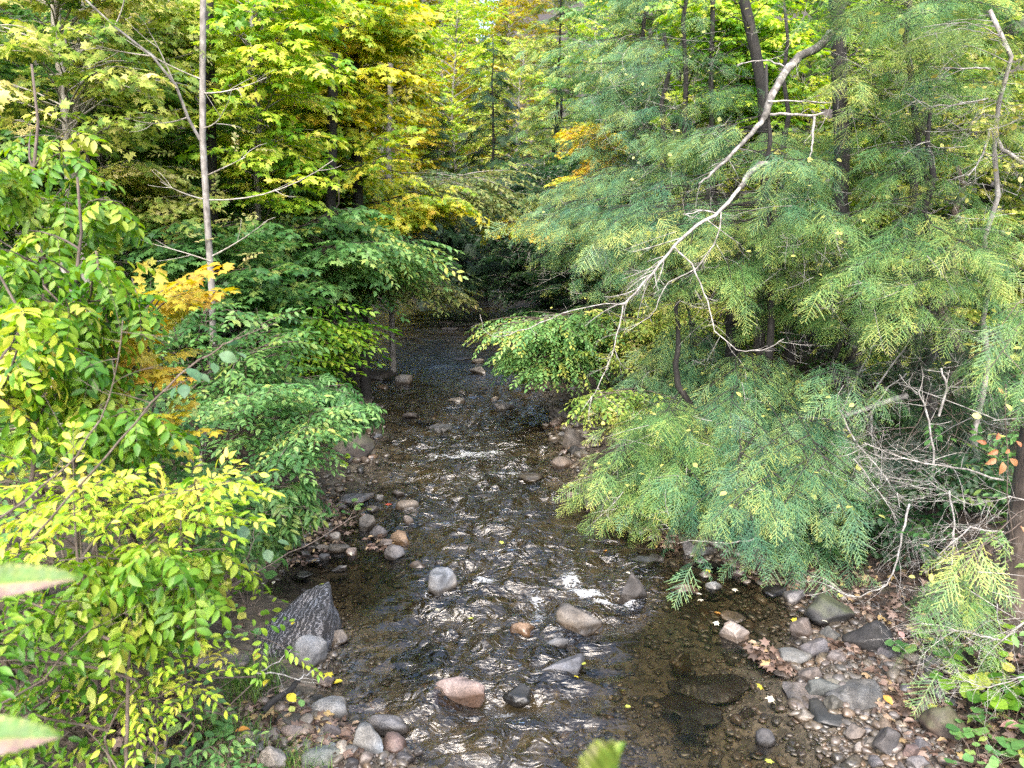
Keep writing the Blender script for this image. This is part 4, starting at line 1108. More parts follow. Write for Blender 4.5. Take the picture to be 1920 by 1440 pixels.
GL, GR, GC = 'broadleaf trees in the woods left of the brook', 'trees in the woods right of the brook', 'trees closing the valley beyond the brook'
BG = [  # proto, x, y, scale, leaf, bark, group, label
 (0, -7.5, 13.5, .95, 'leaf_olive', BARK_PALE, GL, 'olive leaved tree with pale trunk nearest behind the grey stemmed tree'),
 (1, -9.5, 11.0, .95, 'leaf_yellowgreen', BARK_PALE, GL, 'yellow green tree with pale trunk at the upper left edge'),
 (2, -6.2, 16.5, .9, 'leaf_yellowgreen', BARK_GREY, GL, 'yellow green tree behind the golden sapling on the left'),
 (0, -5.6, 20.5, .85, 'leaf_autumn', BARK_GREY, GL, 'yellow and orange maple crowned tree at upper left of centre'),
 (3, -8.6, 20, .9, 'leaf_olive', BARK_PALE, GL, 'dull olive tree left of the orange maple crown'),
 (2, -7.5, 24, 1.0, 'leaf_yellow', BARK_DARK, GL, 'golden tree peeping out behind the orange maple crown'),
 (1, -12.5, 16, 1.0, 'leaf_olive', BARK_GREY, GL, 'olive tree far back at the left edge'),
 (0, -12, 22, 1.0, 'leaf_yellowgreen', BARK_GREY, GL, 'yellow green tree deep in the left woods'),
 (3, -11, 29, 1.0, 'leaf_yellow', BARK_GREY, GL, 'yellow tree deep in the left woods'),
 (1, -8.8, 30, 1.0, 'leaf_midgreen', BARK_GREY, GL, 'fresh green tree right of the golden tree'),
 (2, -15, 28, 1.1, 'leaf_green', BARK_GREY, GL, 'green tree deepest in the left woods'),
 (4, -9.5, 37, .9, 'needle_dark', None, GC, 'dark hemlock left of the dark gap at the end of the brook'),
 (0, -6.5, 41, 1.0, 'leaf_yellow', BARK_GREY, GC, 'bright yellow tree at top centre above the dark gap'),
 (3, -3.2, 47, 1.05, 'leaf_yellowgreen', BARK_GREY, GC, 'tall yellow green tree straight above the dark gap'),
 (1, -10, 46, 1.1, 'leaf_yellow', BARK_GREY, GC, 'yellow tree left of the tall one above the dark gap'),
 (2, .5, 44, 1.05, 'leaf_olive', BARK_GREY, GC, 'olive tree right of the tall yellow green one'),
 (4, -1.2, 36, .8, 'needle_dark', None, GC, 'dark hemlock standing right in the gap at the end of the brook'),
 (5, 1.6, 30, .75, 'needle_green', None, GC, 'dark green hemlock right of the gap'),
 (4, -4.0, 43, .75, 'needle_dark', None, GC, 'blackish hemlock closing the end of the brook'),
 (0, -7, 56, 1.15, 'leaf_yellowgreen', BARK_GREY, GC, 'farthest yellow green tree on the valley slope'),
 (3, 0, 58, 1.2, 'leaf_yellow', BARK_GREY, GC, 'farthest yellow tree on the valley slope'),
 (1, -14, 56, 1.2, 'leaf_olive', BARK_GREY, GC, 'farthest olive tree on the valley slope'),
 (0, 7, 55, 1.2, 'leaf_midgreen', BARK_GREY, GC, 'farthest green tree on the valley slope'),
 (1, 4.2, 24, .9, 'leaf_midgreen', BARK_GREY, GR, 'mid green tree behind the hemlocks right of centre'),
 (0, 5.0, 34, 1.0, 'leaf_yellowgreen', BARK_GREY, GR, 'yellow green tree far behind the hemlocks'),
 (5, 3.4, 20.5, .72, 'needle_bluish', None, GR, 'bluish hemlock behind the front hemlocks right of centre'),
 (2, 6.2, 17, .95, 'leaf_yellowgreen', BARK_DARK, GR, 'bright yellow green tree behind the dark hemlock trunk'),
 (0, 9.0, 20, 1.0, 'leaf_lime', BARK_GREY, GR, 'lime green tree behind the hemlocks at upper right'),
 (4, 8.2, 13.5, .8, 'needle_green', None, GR, 'hemlock behind the young grey trunk at upper right'),
 (3, 12, 17, 1.0, 'leaf_yellowgreen', BARK_GREY, GR, 'yellow green tree at the right edge far back'),
 (5, 11.0, 12.0, .8, 'needle_dark', None, GR, 'dark hemlock at the right edge far back'),
 (1, 8, 28, 1.1, 'leaf_olive', BARK_GREY, GR, 'olive tree deep in the right woods'),
 (3, 13, 28, 1.1, 'leaf_yellowgreen', BARK_GREY, GR, 'yellow green tree deepest in the right woods'),
 (6, -8.2, 9.3, 1.0, 'leaf_green', BARK_GREY, GL, 'low green bushy tree in the shade behind the ash saplings'),
 (6, -6.4, 12.2, 1.0, 'leaf_green', BARK_GREY, GL, 'low green bushy tree behind the thin grey trunk'),
 (6, -5.2, 15.2, .9, 'leaf_midgreen', BARK_GREY, GL, 'low fresh green bushy tree above the left water edge'),
 (6, -6.2, 19, 1.0, 'leaf_olive', BARK_GREY, GL, 'low olive bushy tree farther along the left bank'),
 (6, -6.8, 24, 1.0, 'leaf_green', BARK_GREY, GL, 'low green bushy tree farthest along the left bank'),
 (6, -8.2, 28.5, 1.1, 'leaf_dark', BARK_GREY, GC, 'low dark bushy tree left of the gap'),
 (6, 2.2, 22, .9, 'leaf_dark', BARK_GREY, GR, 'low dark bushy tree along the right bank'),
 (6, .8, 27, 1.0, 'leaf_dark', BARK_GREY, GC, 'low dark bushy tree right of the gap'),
 (6, 4.4, 16, .9, 'leaf_olive', BARK_GREY, GR, 'low olive bushy tree under the hemlocks'),
 (6, 6.6, 12.6, .95, 'leaf_olive', BARK_GREY, GR, 'low yellowish bushy tree behind the hemlock trunks'),
 (6, 8.6, 10.0, .9, 'leaf_green', BARK_GREY, GR, 'low green bushy tree at the right edge'),
 (2, -4.6, 52, 1.2, 'leaf_yellow', BARK_GREY, GC, 'tall yellow tree filling the notch at the top centre'),
 (3, -2.2, 63, 1.35, 'leaf_yellowgreen', BARK_GREY, GC, 'big yellow green tree highest on the slope behind the notch'),
 (0, -5.5, 66, 1.3, 'leaf_olive', BARK_GREY, GC, 'big olive tree highest on the slope left of the notch'),
 (6, -2.6, 39.5, 1.1, 'leaf_dark', BARK_GREY, GC, 'low dark bushy tree at the very end of the brook'),
]
used = set()
for i, (k, x, y, sc, leaf, bark, grp, lab) in enumerate(BG):
    src = PRO[k]
    if k in used:
        o = dup(src, (x, y, gz(x, y) - .1), fr.uniform(0, 6.28), sc, lab, 'tree', grp, leaf, bark)
    else:
        used.add(k); o = src; o.location = (x, y, gz(x, y) - .1); o.rotation_euler = (0, 0, fr.uniform(0, 6.28)); o.scale = (sc,) * 3
        tag(o, lab, 'tree', grp)
        for c in o.children:
            m = LEAFMATS[leaf] if c.name.startswith('crown') else bark
            if m: c.material_slots[0].link = 'OBJECT'; c.material_slots[0].material = m

# ------------------------------------------------------------------ left bank plants
r = np.random.default_rng(31)
def P(px, py, Y): return at(px, py, Y)
_t0 = targets
def targets(poly, Y0, Y1, n, r):
    return _t0(poly, Y0, Y1, int(n * (1.0 if Y0 < 4.5 else 1.5)), r)
def gbase(px, Y):
    p = at(px, 800, Y); return (p[0], p[1])

ASH = 'ash saplings at the left edge'
guided('ash_sapling', 'yellow green ash sapling at the left edge, upper one', 'sapling', gbase(30, 5.4), P(60, 120, 5.3), targets([(-80, 250), (170, 240), (250, 330), (200, 430), (-80, 430)], 4.6, 5.8, 11, r), 'ash', 'leaf_lime', BARK_BROWN, r, .03, ASH, step=.22, attach=-.6)
guided('ash_sapling', 'broad ash sapling with drooping lime leaves at the left edge', 'sapling', gbase(110, 4.5), P(150, 330, 4.5), targets([(-80, 420), (130, 410), (285, 450), (270, 560), (90, 570), (-80, 560)], 3.9, 4.8, 13, r), 'ash', 'leaf_lime', BARK_BROWN, r, .028, ASH, step=.22, attach=-.6)
guided('ash_sapling', 'ash sapling with long hanging leaves left of the golden maple sapling', 'sapling', gbase(180, 4.4), P(190, 470, 4.4), targets([(70, 560), (250, 560), (280, 700), (270, 830), (180, 820), (90, 740)], 3.8, 4.5, 13, r), 'ash', 'leaf_lime', BARK_BROWN, r, .022, ASH, step=.22, attach=-.6)
guided('ash_sapling', 'ash sapling with yellowing leaves lowest at the left edge', 'sapling', gbase(10, 3.9), P(10, 500, 3.9), targets([(-80, 560), (90, 570), (110, 740), (70, 830), (-80, 820)], 3.4, 4.2, 12, r), 'ash', 'leaf_yellowgreen', BARK_BROWN, r, .024, ASH, step=.22, attach=-.6)
guided('maple_sapling', 'golden yellow maple sapling among the ash saplings', 'sapling', gbase(235, 5.0), P(270, 520, 5.0), targets([(200, 570), (330, 510), (345, 550), (290, 640), (275, 720), (160, 730), (150, 660)], 4.6, 5.2, 13, r), 'maple', 'leaf_gold', BARK_BROWN, r, .016, step=.2, scale=.75, attach=-.5)
guided('maple_sapling', 'small orange tinged maple sprig below the golden maple sapling', 'sapling', gbase(290, 4.8), P(300, 770, 4.8), targets([(270, 770), (340, 780), (330, 830), (270, 810)], 4.6, 4.9, 3, r), 'maple', 'leaf_gold', BARK_BROWN, r, .010, step=.2, scale=.6, attach=-.5)

SH = 'yellow green shrubs crowding the near left bank'
guided('dogwood_shrub', 'pale yellow leaved shrub topmost of the near left shrubs', 'shrub', gbase(180, 3.9), P(180, 860, 3.7), targets([(-60, 830), (200, 850), (400, 900), (430, 990), (200, 1000), (-60, 960)], 3.2, 4.2, 24, r), 'oval_near', 'leaf_yellowgreen', TWIGWOOD, r, .014, SH, nstem=4, step=.17, attach=-.7, bias=.08)
guided('dogwood_shrub', 'lime green shrub with whorled leaves in the middle of the near left shrubs', 'shrub', gbase(240, 3.6), P(250, 1000, 3.5), targets([(60, 990), (440, 1000), (440, 1090), (350, 1180), (140, 1180), (40, 1090)], 3.0, 3.8, 18, r), 'ash', 'leaf_lime', TWIGWOOD, r, .012, SH, nstem=3, step=.2, scale=.9, attach=-.7)
guided('dogwood_shrub', 'green shrub at the left edge below the lime green one', 'shrub', gbase(20, 3.4), P(40, 1080, 3.2), targets([(-60, 1000), (60, 1010), (160, 1150), (150, 1310), (-60, 1330)], 2.8, 3.5, 15, r), 'oval_near', 'leaf_lime', TWIGWOOD, r, .012, SH, nstem=3, step=.17, attach=-.7, bias=-.1)
guided('dogwood_shrub', 'sparse yellow shrub left of the pinkish block', 'shrub', gbase(280, 3.9), P(280, 1160, 3.7), targets([(120, 1190), (380, 1180), (400, 1290), (340, 1330), (110, 1330)], 3.3, 3.9, 12, r), 'oval_near', 'leaf_yellowgreen', TWIGWOOD, r, .010, SH, nstem=3, step=.19, attach=-.7, scale=.85)
guided('dogwood_shrub', 'green and yellow shrub in the lower left corner', 'shrub', gbase(80, 3.3), P(100, 1320, 3.2), targets([(-60, 1330), (260, 1340), (240, 1480), (-60, 1480)], 2.9, 3.4, 12, r), 'oval_near', 'leaf_lime', TWIGWOOD, r, .010, SH, nstem=3, step=.18, attach=-.7)
guided('dogwood_shrub', 'low leafy shrub at the bottom edge left of the pinkish round stone', 'shrub', gbase(350, 3.8), P(350, 1350, 3.8), targets([(260, 1370), (440, 1380), (440, 1470), (250, 1470)], 3.5, 4.0, 5, r), 'oval_near', 'leaf_midgreen', TWIGWOOD, r, .008, SH, nstem=3, step=.18, attach=-.7, scale=.8)
guided('dogwood_shrub', 'dense green shrub behind the pale yellow leaved one', 'shrub', gbase(120, 5.2), P(140, 760, 5.2), targets([(-60, 740), (330, 760), (360, 880), (-60, 880)], 4.6, 5.8, 20, r), 'oval', 'leaf_midgreen', TWIGWOOD, r, .016, SH, nstem=4, step=.15, attach=-.7)
guided('dogwood_shrub', 'shaded green shrub beside the foot of the grey stemmed tree', 'shrub', gbase(300, 5.6), P(320, 860, 5.6), targets([(240, 860), (420, 880), (440, 1010), (330, 1060), (240, 1000)], 4.9, 6.0, 12, r), 'oval', 'leaf_green', TWIGWOOD, r, .012, SH, nstem=3, step=.15, attach=-.7)

MS = 'green shrubs leaning over the left water edge'
guided('alder_shrub', 'shrub of small round leaves over the left water edge, nearest one', 'shrub', gbase(470, 8.0), P(500, 740, 8.0), targets([(430, 740), (580, 715), (650, 760), (640, 820), (570, 870), (520, 900), (440, 860)], 6.9, 8.4, 26, r), 'round', 'leaf_midgreen', BARK_BROWN, r, .02, MS, nstem=4, step=.13, attach=-.5)
guided('beech_shrub', 'bright green leafy bough reaching farthest over the left water', 'shrub', gbase(470, 12.6), P(500, 480, 12.6), targets([(500, 570), (630, 560), (690, 610), (695, 650), (620, 690), (500, 680)], 11, 13.5, 22, r), 'beech', 'leaf_lime', BARK_BROWN, r, .035, MS, nstem=2, step=.24, attach=-.3, bias=-.1, scale=1.35)
guided('ash_shrub', 'deep green compound leaves hanging above the large round boulder', 'shrub', gbase(520, 9.8), P(540, 640, 9.8), targets([(540, 700), (660, 725), (700, 765), (690, 780), (600, 790), (520, 760)], 8.6, 10.2, 17, r), 'ash_mid', 'leaf_midgreen', BARK_BROWN, r, .022, MS, nstem=2, step=.2, attach=-.4, bias=-.15)
guided('ash_shrub', 'dark green low shrub at the foot of the left bank', 'shrub', gbase(440, 7.4), P(450, 860, 7.4), targets([(370, 850), (600, 900), (590, 960), (490, 990), (380, 960)], 6.7, 7.7, 13, r), 'ash_mid', 'leaf_green', BARK_BROWN, r, .014, MS, nstem=3, step=.2, attach=-.5, scale=.9)
guided('cherry_shrub', 'green shrub with scattered yellow leaves behind the grey trunk', 'shrub', gbase(350, 8.6), P(360, 560, 8.6), targets([(250, 560), (520, 560), (560, 720), (430, 770), (260, 750)], 7.9, 9.6, 34, r), 'oval', 'leaf_green', BARK_BROWN, r, .022, MS, nstem=4, step=.15, attach=-.5)
guided('cherry_shrub', 'dark leaved shrub filling the shade behind the ash saplings', 'shrub', gbase(330, 11.5), P(350, 380, 11.5), targets([(240, 390), (560, 430), (560, 570), (240, 570)], 10, 12.5, 32, r), 'maple', 'leaf_green', BARK_BROWN, r, .03, MS, nstem=3, step=.24, attach=-.5, scale=1.1)
guided('maple_sapling', 'green maple sapling with flat layers above the bright green bough', 'sapling', gbase(560, 13.6), P(580, 330, 13.6), targets([(430, 400), (680, 380), (740, 470), (600, 550), (450, 540)], 12.3, 15, 32, r), 'maple', 'leaf_midgreen', BARK_BROWN, r, .035, None, nstem=2, step=.26, attach=-.3, scale=1.2)

UM = 'maples filling the upper left'
guided('maple_tree', 'olive leaved maple with large pointed leaves at the upper left', 'tree', gbase(120, 9.6), P(100, -350, 9.6), targets([(-80, -200), (360, -200), (370, 210), (240, 260), (-80, 260)], 8.0, 10.6, 46, r), 'maple_big', 'leaf_olive', BARK_PALE, r, .06, UM, step=.21, attach=-.3, scale=.8)
guided('maple_tree', 'second pale trunked maple right of the olive leaved one', 'tree', gbase(175, 11.5), P(150, -350, 11.5), targets([(160, -60), (380, 0), (400, 420), (240, 400), (180, 240)], 10.4, 12.4, 38, r), 'maple', 'leaf_olive', BARK_PALE, r, .06, UM, step=.21, attach=-.3, scale=.9)
guided('maple_tree', 'yellow green maple right of the thin grey trunk', 'tree', gbase(480, 12.5), P(470, -300, 12.5), targets([(390, -160), (640, -160), (600, 340), (480, 400), (390, 330)], 11, 14, 56, r), 'maple', 'leaf_yellowgreen', BARK_GREY, r, .07, UM, step=.26, attach=-.3, scale=1.15)
guided('maple_tree', 'yellow and orange mottled maple above the left water edge', 'tree', gbase(640, 17), P(650, -260, 17), targets([(470, -80), (780, -80), (790, 130), (740, 330), (500, 340)], 13.8, 17.5, 60, r), 'maple', 'leaf_autumn', BARK_DARK, r, .085, UM, step=.32, attach=-.3, scale=1.3, bias=-.14)
guided('maple_tree', 'golden maple with layers drooping to the centre of the brook', 'tree', gbase(600, 18.6), P(620, -100, 18.6), targets([(640, 320), (860, 345), (870, 385), (760, 420), (640, 450), (560, 400)], 16, 18.5, 30, r), 'maple', 'leaf_autumn', BARK_DARK, r, .08, UM, step=.32, attach=-.2, scale=1.3, bias=-.12)
guided('maple_tree', 'yellow maple filling the top left of centre', 'tree', gbase(620, 21), P(640, -400, 21), targets([(600, -120), (860, -120), (840, 60), (760, 260), (640, 120)], 19, 22, 44, r), 'maple', 'leaf_yellow', BARK_GREY, r, .10, UM, step=.24, attach=-.3, scale=1.1, bias=-.15)
BE = 'beech trees arching over the far brook'
guided('beech_tree', 'beech with pale leaves arching over the brook from the left', 'tree', gbase(600, 20.5), P(620, 60, 20.5), targets([(760, 390), (860, 335), (1000, 315), (960, 395), (830, 410)], 17.5, 20, 12, r) + targets([(690, 440), (800, 470), (890, 525), (870, 560), (760, 540)], 18, 21, 14, r), 'beech', 'leaf_pale', BARK_GREY, r, .08, BE, step=.30, attach=-.05, arch=.10, scale=1.75, droop=-.05)
guided('beech_tree', 'green beech low over the far left water', 'tree', gbase(560, 16), P(560, 300, 16), targets([(600, 420), (760, 410), (820, 480), (700, 560), (600, 540)], 13.5, 17, 26, r), 'beech', 'leaf_midgreen', BARK_DARK, r, .06, BE, step=.26, attach=-.2, scale=1.6, bias=.1)

# the thin grey trunk
def grey_tree():
    rg = np.random.default_rng(61)
    pts = pxl([(374, 900, 9.3), (392, 760, 9.25), (400, 640, 9.2), (397, 540, 9.15), (388, 400, 9.1), (380, 260, 9.05), (380, 120, 9.0), (381, 0, 8.95), (383, -160, 8.9), (384, -420, 8.9)])
    base = np.array([pts[0][0], pts[0][1], gz(pts[0][0], pts[0][1]) - .05])
    root = empty('grey_stemmed_tree', base, 'thin straight grey trunk with a forked bare limb and few pale leaves', 'tree')
    w = MB(); w.tube(np.concatenate([[base], pts]) - base, np.linspace(.046, .030, 11), 10)
    lim = pxl([(375, 262, 9.05), (352, 220, 8.95), (330, 160, 8.8), (285, 105, 8.6), (215, 50, 8.4), (150, -10, 8.2), (60, -90, 8.0)])
    w.tube(lim - base, np.linspace(.020, .008, len(lim)), 7)
    w.build('trunk', BARK_GREY, root, True)
    tw = MB(); lf = MB()
    for pl in ([(389, 375, 9.1), (450, 385, 8.9), (520, 380, 8.7), (590, 345, 8.5), (625, 300, 8.4)], [(395, 490, 9.1), (340, 470, 9.0), (275, 455, 8.8)], [(398, 480, 9.1), (450, 455, 8.9), (500, 415, 8.7)],
               [(386, 330, 9.1), (430, 310, 8.9), (460, 295, 8.8)], [(388, 375, 9.1), (340, 365, 8.9), (300, 340, 8.8)], [(383, 240, 9), (410, 235, 8.8), (420, 205, 8.7)], [(381, 150, 9), (340, 130, 8.9), (300, 120, 8.8), (215, 60, 8.7)],
               [(330, 165, 8.8), (300, 90, 8.7), (280, 60, 8.6)], [(285, 105, 8.6), (230, 100, 8.5), (180, 85, 8.4)], [(383, 175, 9), (440, 175, 8.8), (500, 145, 8.6)], [(352, 220, 8.95), (300, 240, 8.8), (250, 225, 8.6)], [(215, 50, 8.4), (240, 0, 8.3), (235, -40, 8.3)]):
        p = pxl(pl) - base; q = bez(p[0], p[len(p) // 2], p[-1], 8)
        tw.tube(q, np.linspace(.010, .003, 8), 5)
        for _ in range(3):
            a, tg = along(q, rg.uniform(.3, .9)); e = a + tg / np.linalg.norm(tg) * .25 + rg.normal(0, .12, 3); tw.tube(bez(a, (a + e) / 2 + rg.normal(0, .03, 3), e, 4), np.linspace(.004, .0015, 4), 4)
    tw.build('bare_twigs', BARK_PALE, root, True)
    C, D = [], []
    for px, py in [(345, 335), (350, 345), (335, 330), (400, 350), (405, 365), (440, 395), (445, 405), (460, 400), (430, 410), (470, 400), (455, 485), (460, 490), (440, 480), (470, 480), (350, 445), (360, 455), (310, 80), (270, 150), (365, 85), (260, 160), (365, 75), (430, 235), (440, 285), (480, 280), (330, 285)]:
        C.append(at(px, py, 8.95) - base); D.append(rg.normal(0, 1, 3) * [1, 1, .4])
    put_sprays(lf, 'oval', C, D, .55, rg, .5, .25, .4, .3)
    lf.build('crown', LEAFMATS['leaf_pale'], root)
grey_tree()
def bare_trunk(name, label, pts, r0, r1, bark, cat='tree', group=None, twigs=14, tl=.7):
    rg = np.random.default_rng(abs(hash(label)) % 1000 if False else sum(map(ord, label)) % 1000)
    p = pxl(pts); base = np.array([p[0][0], p[0][1], gz(p[0][0], p[0][1]) - .05])
    root = empty(name, base, label, cat, group)
    w = MB(); w.tube(np.concatenate([[base], p]) - base, np.linspace(r0, r1, len(p) + 1), 9); b = w
    for i in range(twigs):
        a, tg = along(p - base, rg.uniform(.3, 1)); az = rg.uniform(0, 6.28); d = np.array([math.cos(az), math.sin(az), rg.uniform(-.1, .6)])
        l = tl * rg.uniform(.5, 1.4); dead_branch(b, bez(a, a + d * l * .5 + [0, 0, .05], a + d * l, 5), .010, .003, rg, 4, l * .4, 1)
    w.build('trunk', bark, root, True)
    return root
bare_trunk('dark_trunked_tree', 'straight black trunk right behind the thin grey one', [(400, 560, 12), (395, 300, 12), (390, 0, 12), (388, -400, 12)], .11, .07, BARK_DARK)
bare_trunk('pale_trunked_tree', 'pale bare stemmed tree at upper left, leftmost of two', [(128, 240, 10.2), (118, 150, 10.2), (106, 60, 10.2), (104, -60, 10.2), (104, -400, 10.2)], .075, .05, BARK_PALE)
bare_trunk('pale_trunked_tree', 'slimmer pale bare stemmed tree right of another at upper left', [(140, 240, 10.6), (148, 160, 10.6), (152, 60, 10.6), (156, -60, 10.6), (158, -400, 10.6)], .05, .035, BARK_PALE)
bare_trunk('dark_trunked_tree', 'mottled dark trunk under the orange maple leaves', [(672, 420, 16), (668, 260, 16), (666, 150, 16), (664, -100, 16), (662, -300, 16)], .12, .09, BARK_DARK)
bare_trunk('dark_trunked_tree', 'thinner mottled trunk right of the one under the orange leaves', [(728, 420, 19), (728, 280, 19), (732, 150, 19), (734, -200, 19)], .08, .06, BARK_GREY)
bare_trunk('dark_trunked_tree', 'short visible black trunk above the bright green bough', [(622, 560, 14.5), (618, 470, 14.5), (620, 380, 14.5), (625, 100, 14.5)], .13, .09, BARK_DARK)

# ------------------------------------------------------------------ right bank plants
r = np.random.default_rng(47)
HG = 'hemlocks along the right bank'
def h2_extra(root, base, stems, r):
    kw = dict(twigs=16, tl=.5)
    dead_part(root, base, [(1556, 62, 11.0), (1540, 86, 10.7), (1500, 105, 10.4), (1468, 140, 10.1), (1445, 185, 9.9), (1432, 222, 9.75)], .062, .045, r, 'broken_limb', BARK_LICHEN, twigs=0)
    dead_part(root, base, [(1432, 222, 9.75), (1405, 255, 9.5), (1372, 290, 9.4), (1330, 330, 9.2), (1310, 345, 9.1)], .035, .010, r, 'broken_limb', BARK_LICHEN, twigs=8, tl=.3)
    dead_part(root, base, [(1440, 310, 9.7), (1425, 308, 9.5), (1405, 325, 9.4), (1388, 352, 9.3)], .042, .034, r, 'broken_limb', BARK_LICHEN, twigs=2, tl=.2)
    dead_part(root, base, [(1388, 352, 9.3), (1350, 398, 9.0), (1300, 428, 8.9), (1265, 460, 8.8), (1232, 500, 8.7), (1195, 545, 8.6), (1168, 573, 8.5)], .024, .010, r, **kw)
    dead_part(root, base, [(1168, 573, 8.5), (1160, 620, 8.4), (1142, 680, 8.3), (1118, 730, 8.3), (1090, 772, 8.2)], .009, .003, r, twigs=9, tl=.35)
    dead_part(root, base, [(1172, 570, 8.5), (1130, 571, 8.4), (1060, 585, 8.4), (990, 615, 8.3), (930, 634, 8.2), (908, 620, 8.2), (900, 590, 8.2)], .007, .0025, r, twigs=7, tl=.3)
    dead_part(root, base, [(1262, 460, 8.8), (1300, 500, 8.6), (1325, 560, 8.5), (1340, 620, 8.4), (1385, 660, 8.3), (1440, 655, 8.2), (1470, 635, 8.2)], .010, .003, r, twigs=12, tl=.4)
    dead_part(root, base, [(1352, 398, 9.0), (1345, 450, 8.9), (1310, 500, 8.8), (1250, 530, 8.7), (1225, 590, 8.6), (1170, 625, 8.5)], .009, .003, r, twigs=10, tl=.4)
    dead_part(root, base, [(1445, 215, 9.8), (1480, 215, 9.6), (1525, 218, 9.5), (1545, 212, 9.45)], .020, .014, r, twigs=1, tl=.15)
    dead_part(root, base, [(1527, 218, 9.5), (1524, 250, 9.4), (1522, 280, 9.35), (1515, 302, 9.3)], .018, .007, r, twigs=1, tl=.15)
    dead_part(root, base, [(1440, 190, 9.8), (1500, 189, 9.7), (1560, 192, 9.6)], .012, .008, r, twigs=3, tl=.15)
    dead_part(root, base, [(1470, 125, 10.0), (1440, 113, 9.9), (1410, 114, 9.8), (1382, 122, 9.7)], .012, .006, r, twigs=3, tl=.2)
    dead_part(root, base, [(1350, 400, 9.1), (1320, 395, 9.0), (1280, 402, 8.9)], .012, .005, r, twigs=5, tl=.25)
guided('hemlock_tree', 'hemlock with dark trunk and a broken pale limb high over the brook', 'tree', gbase(1600, 11.0), P(1548, -420, 11.6), targets([(1180, 430), (1500, 400), (1720, 420), (1720, 560), (1500, 620), (1230, 570)], 8.9, 10.8, 34, r) + targets([(1580, 10), (1900, 0), (1900, 320), (1640, 330)], 10, 12.5, 24, r) + targets([(1240, -150), (1880, -150), (1800, -20), (1580, 10), (1300, -20)], 10, 13, 14, r),
       'hemlock', 'needle_green', BARK_DARK, r, .14, HG, arch=.03, attach=.10, step=.15, t0=.35, upj=.22, droop=-.22, bend=.03, toprad=.62, clump=.30, spread=.35, extra=h2_extra)
guided('hemlock_tree', 'hemlock with wide low sprays hanging over the gravel, nearest the brook', 'tree', gbase(1385, 11.2), P(1330, 330, 11.2), targets([(1250, 800), (1400, 740), (1500, 760), (1560, 960), (1400, 1000), (1250, 960)], 7.9, 10, 26, r) + targets([(1330, 930), (1640, 930), (1535, 1075), (1440, 1050)], 7.0, 8.2, 9, r),
       'hemlock', 'needle_bluish', BARK_DARK, r, .12, HG, arch=.06, attach=.25, step=.15, t0=.35, droop=-.25, clump=.30, spread=.35)
guided('hemlock_tree', 'bluish hemlock right of centre behind the pale dead limb', 'tree', gbase(1230, 14.6), P(1250, 60, 14.6), targets([(990, 360), (1250, 290), (1420, 380), (1380, 520), (1100, 580), (960, 430)], 12.6, 14.6, 46, r), 'hemlock', 'needle_bluish', BARK_DARK, r, .12, HG, arch=.05, attach=.12, step=.18, t0=.35, droop=-.2, scale=1.1, clump=.30, spread=.35)
guided('hemlock_tree', 'soft green hemlock at the top right of centre', 'tree', gbase(1260, 18), P(1270, -260, 18), targets([(1050, 60), (1380, 60), (1440, 280), (1160, 340), (1030, 250)], 15.5, 18, 44, r), 'hemlock', 'needle_bluish', BARK_DARK, r, .13, HG, arch=.05, attach=.12, step=.22, t0=.35, droop=-.2, scale=1.3, clump=.30, spread=.35)
guided('hemlock_tree', 'low hemlock leaning left over the round boulders', 'tree', gbase(1290, 10.2), P(1270, 500, 10.2), targets([(1070, 880), (1180, 780), (1330, 740), (1330, 900), (1240, 960), (1110, 970)], 8.4, 10, 24, r), 'hemlock', 'needle_green', BARK_DARK, r, .07, HG, arch=.05, attach=.02, step=.15, t0=.3, droop=-.2, clump=.30, spread=.35)
guided('hemlock_tree', 'hemlock behind the fan of bare twigs with boughs toward the gravel', 'tree', gbase(1590, 9.8), P(1560, 420, 9.8), targets([(1430, 800), (1560, 740), (1660, 850), (1650, 980), (1500, 1000)], 7.8, 9.4, 18, r), 'hemlock', 'needle_bluish', BARK_DARK, r, .07, HG, arch=.05, attach=.08, step=.15, t0=.3, droop=-.3, clump=.30, spread=.35)
guided('hemlock_tree', 'hemlock with upper boughs spread before the broken pale limb', 'tree', gbase(1450, 9.9), P(1440, 120, 9.9), targets([(1470, 250), (1560, 300), (1570, 430), (1470, 440)], 8.4, 9.4, 9, r) + targets([(1050, 380), (1240, 340), (1230, 480), (1080, 500)], 10, 11.2, 12, r) + targets([(1200, 230), (1380, 240), (1300, 320), (1200, 320)], 10, 10.8, 9, r), 'hemlock', 'needle_bluish', BARK_DARK, r, .07, HG, arch=.04, attach=.08, step=.15, t0=.3, droop=-.25, clump=.30, spread=.35)
guided('hemlock_tree', 'hemlock whose boughs fill the top right corner', 'tree', gbase(1720, 10.2), P(1710, -260, 10.2), targets([(1480, -60), (1960, -60), (1960, 420), (1700, 420), (1580, 260)], 8.6, 10.4, 34, r), 'hemlock', 'needle_green', BARK_DARK, r, .08, HG, arch=.04, attach=.08, step=.16, t0=.3, droop=-.25, clump=.30, spread=.35)
guided('hemlock_tree', 'slender hemlock left of the leaning black trunk', 'tree', gbase(1290, 13.8), P(1290, -260, 13.8), targets([(1080, -60), (1420, -60), (1450, 260), (1300, 330), (1100, 240)], 12, 14, 30, r), 'hemlock', 'needle_bluish', BARK_DARK, r, .08, HG, arch=.04, attach=.08, step=.19, t0=.3, droop=-.22, clump=.30, spread=.35)
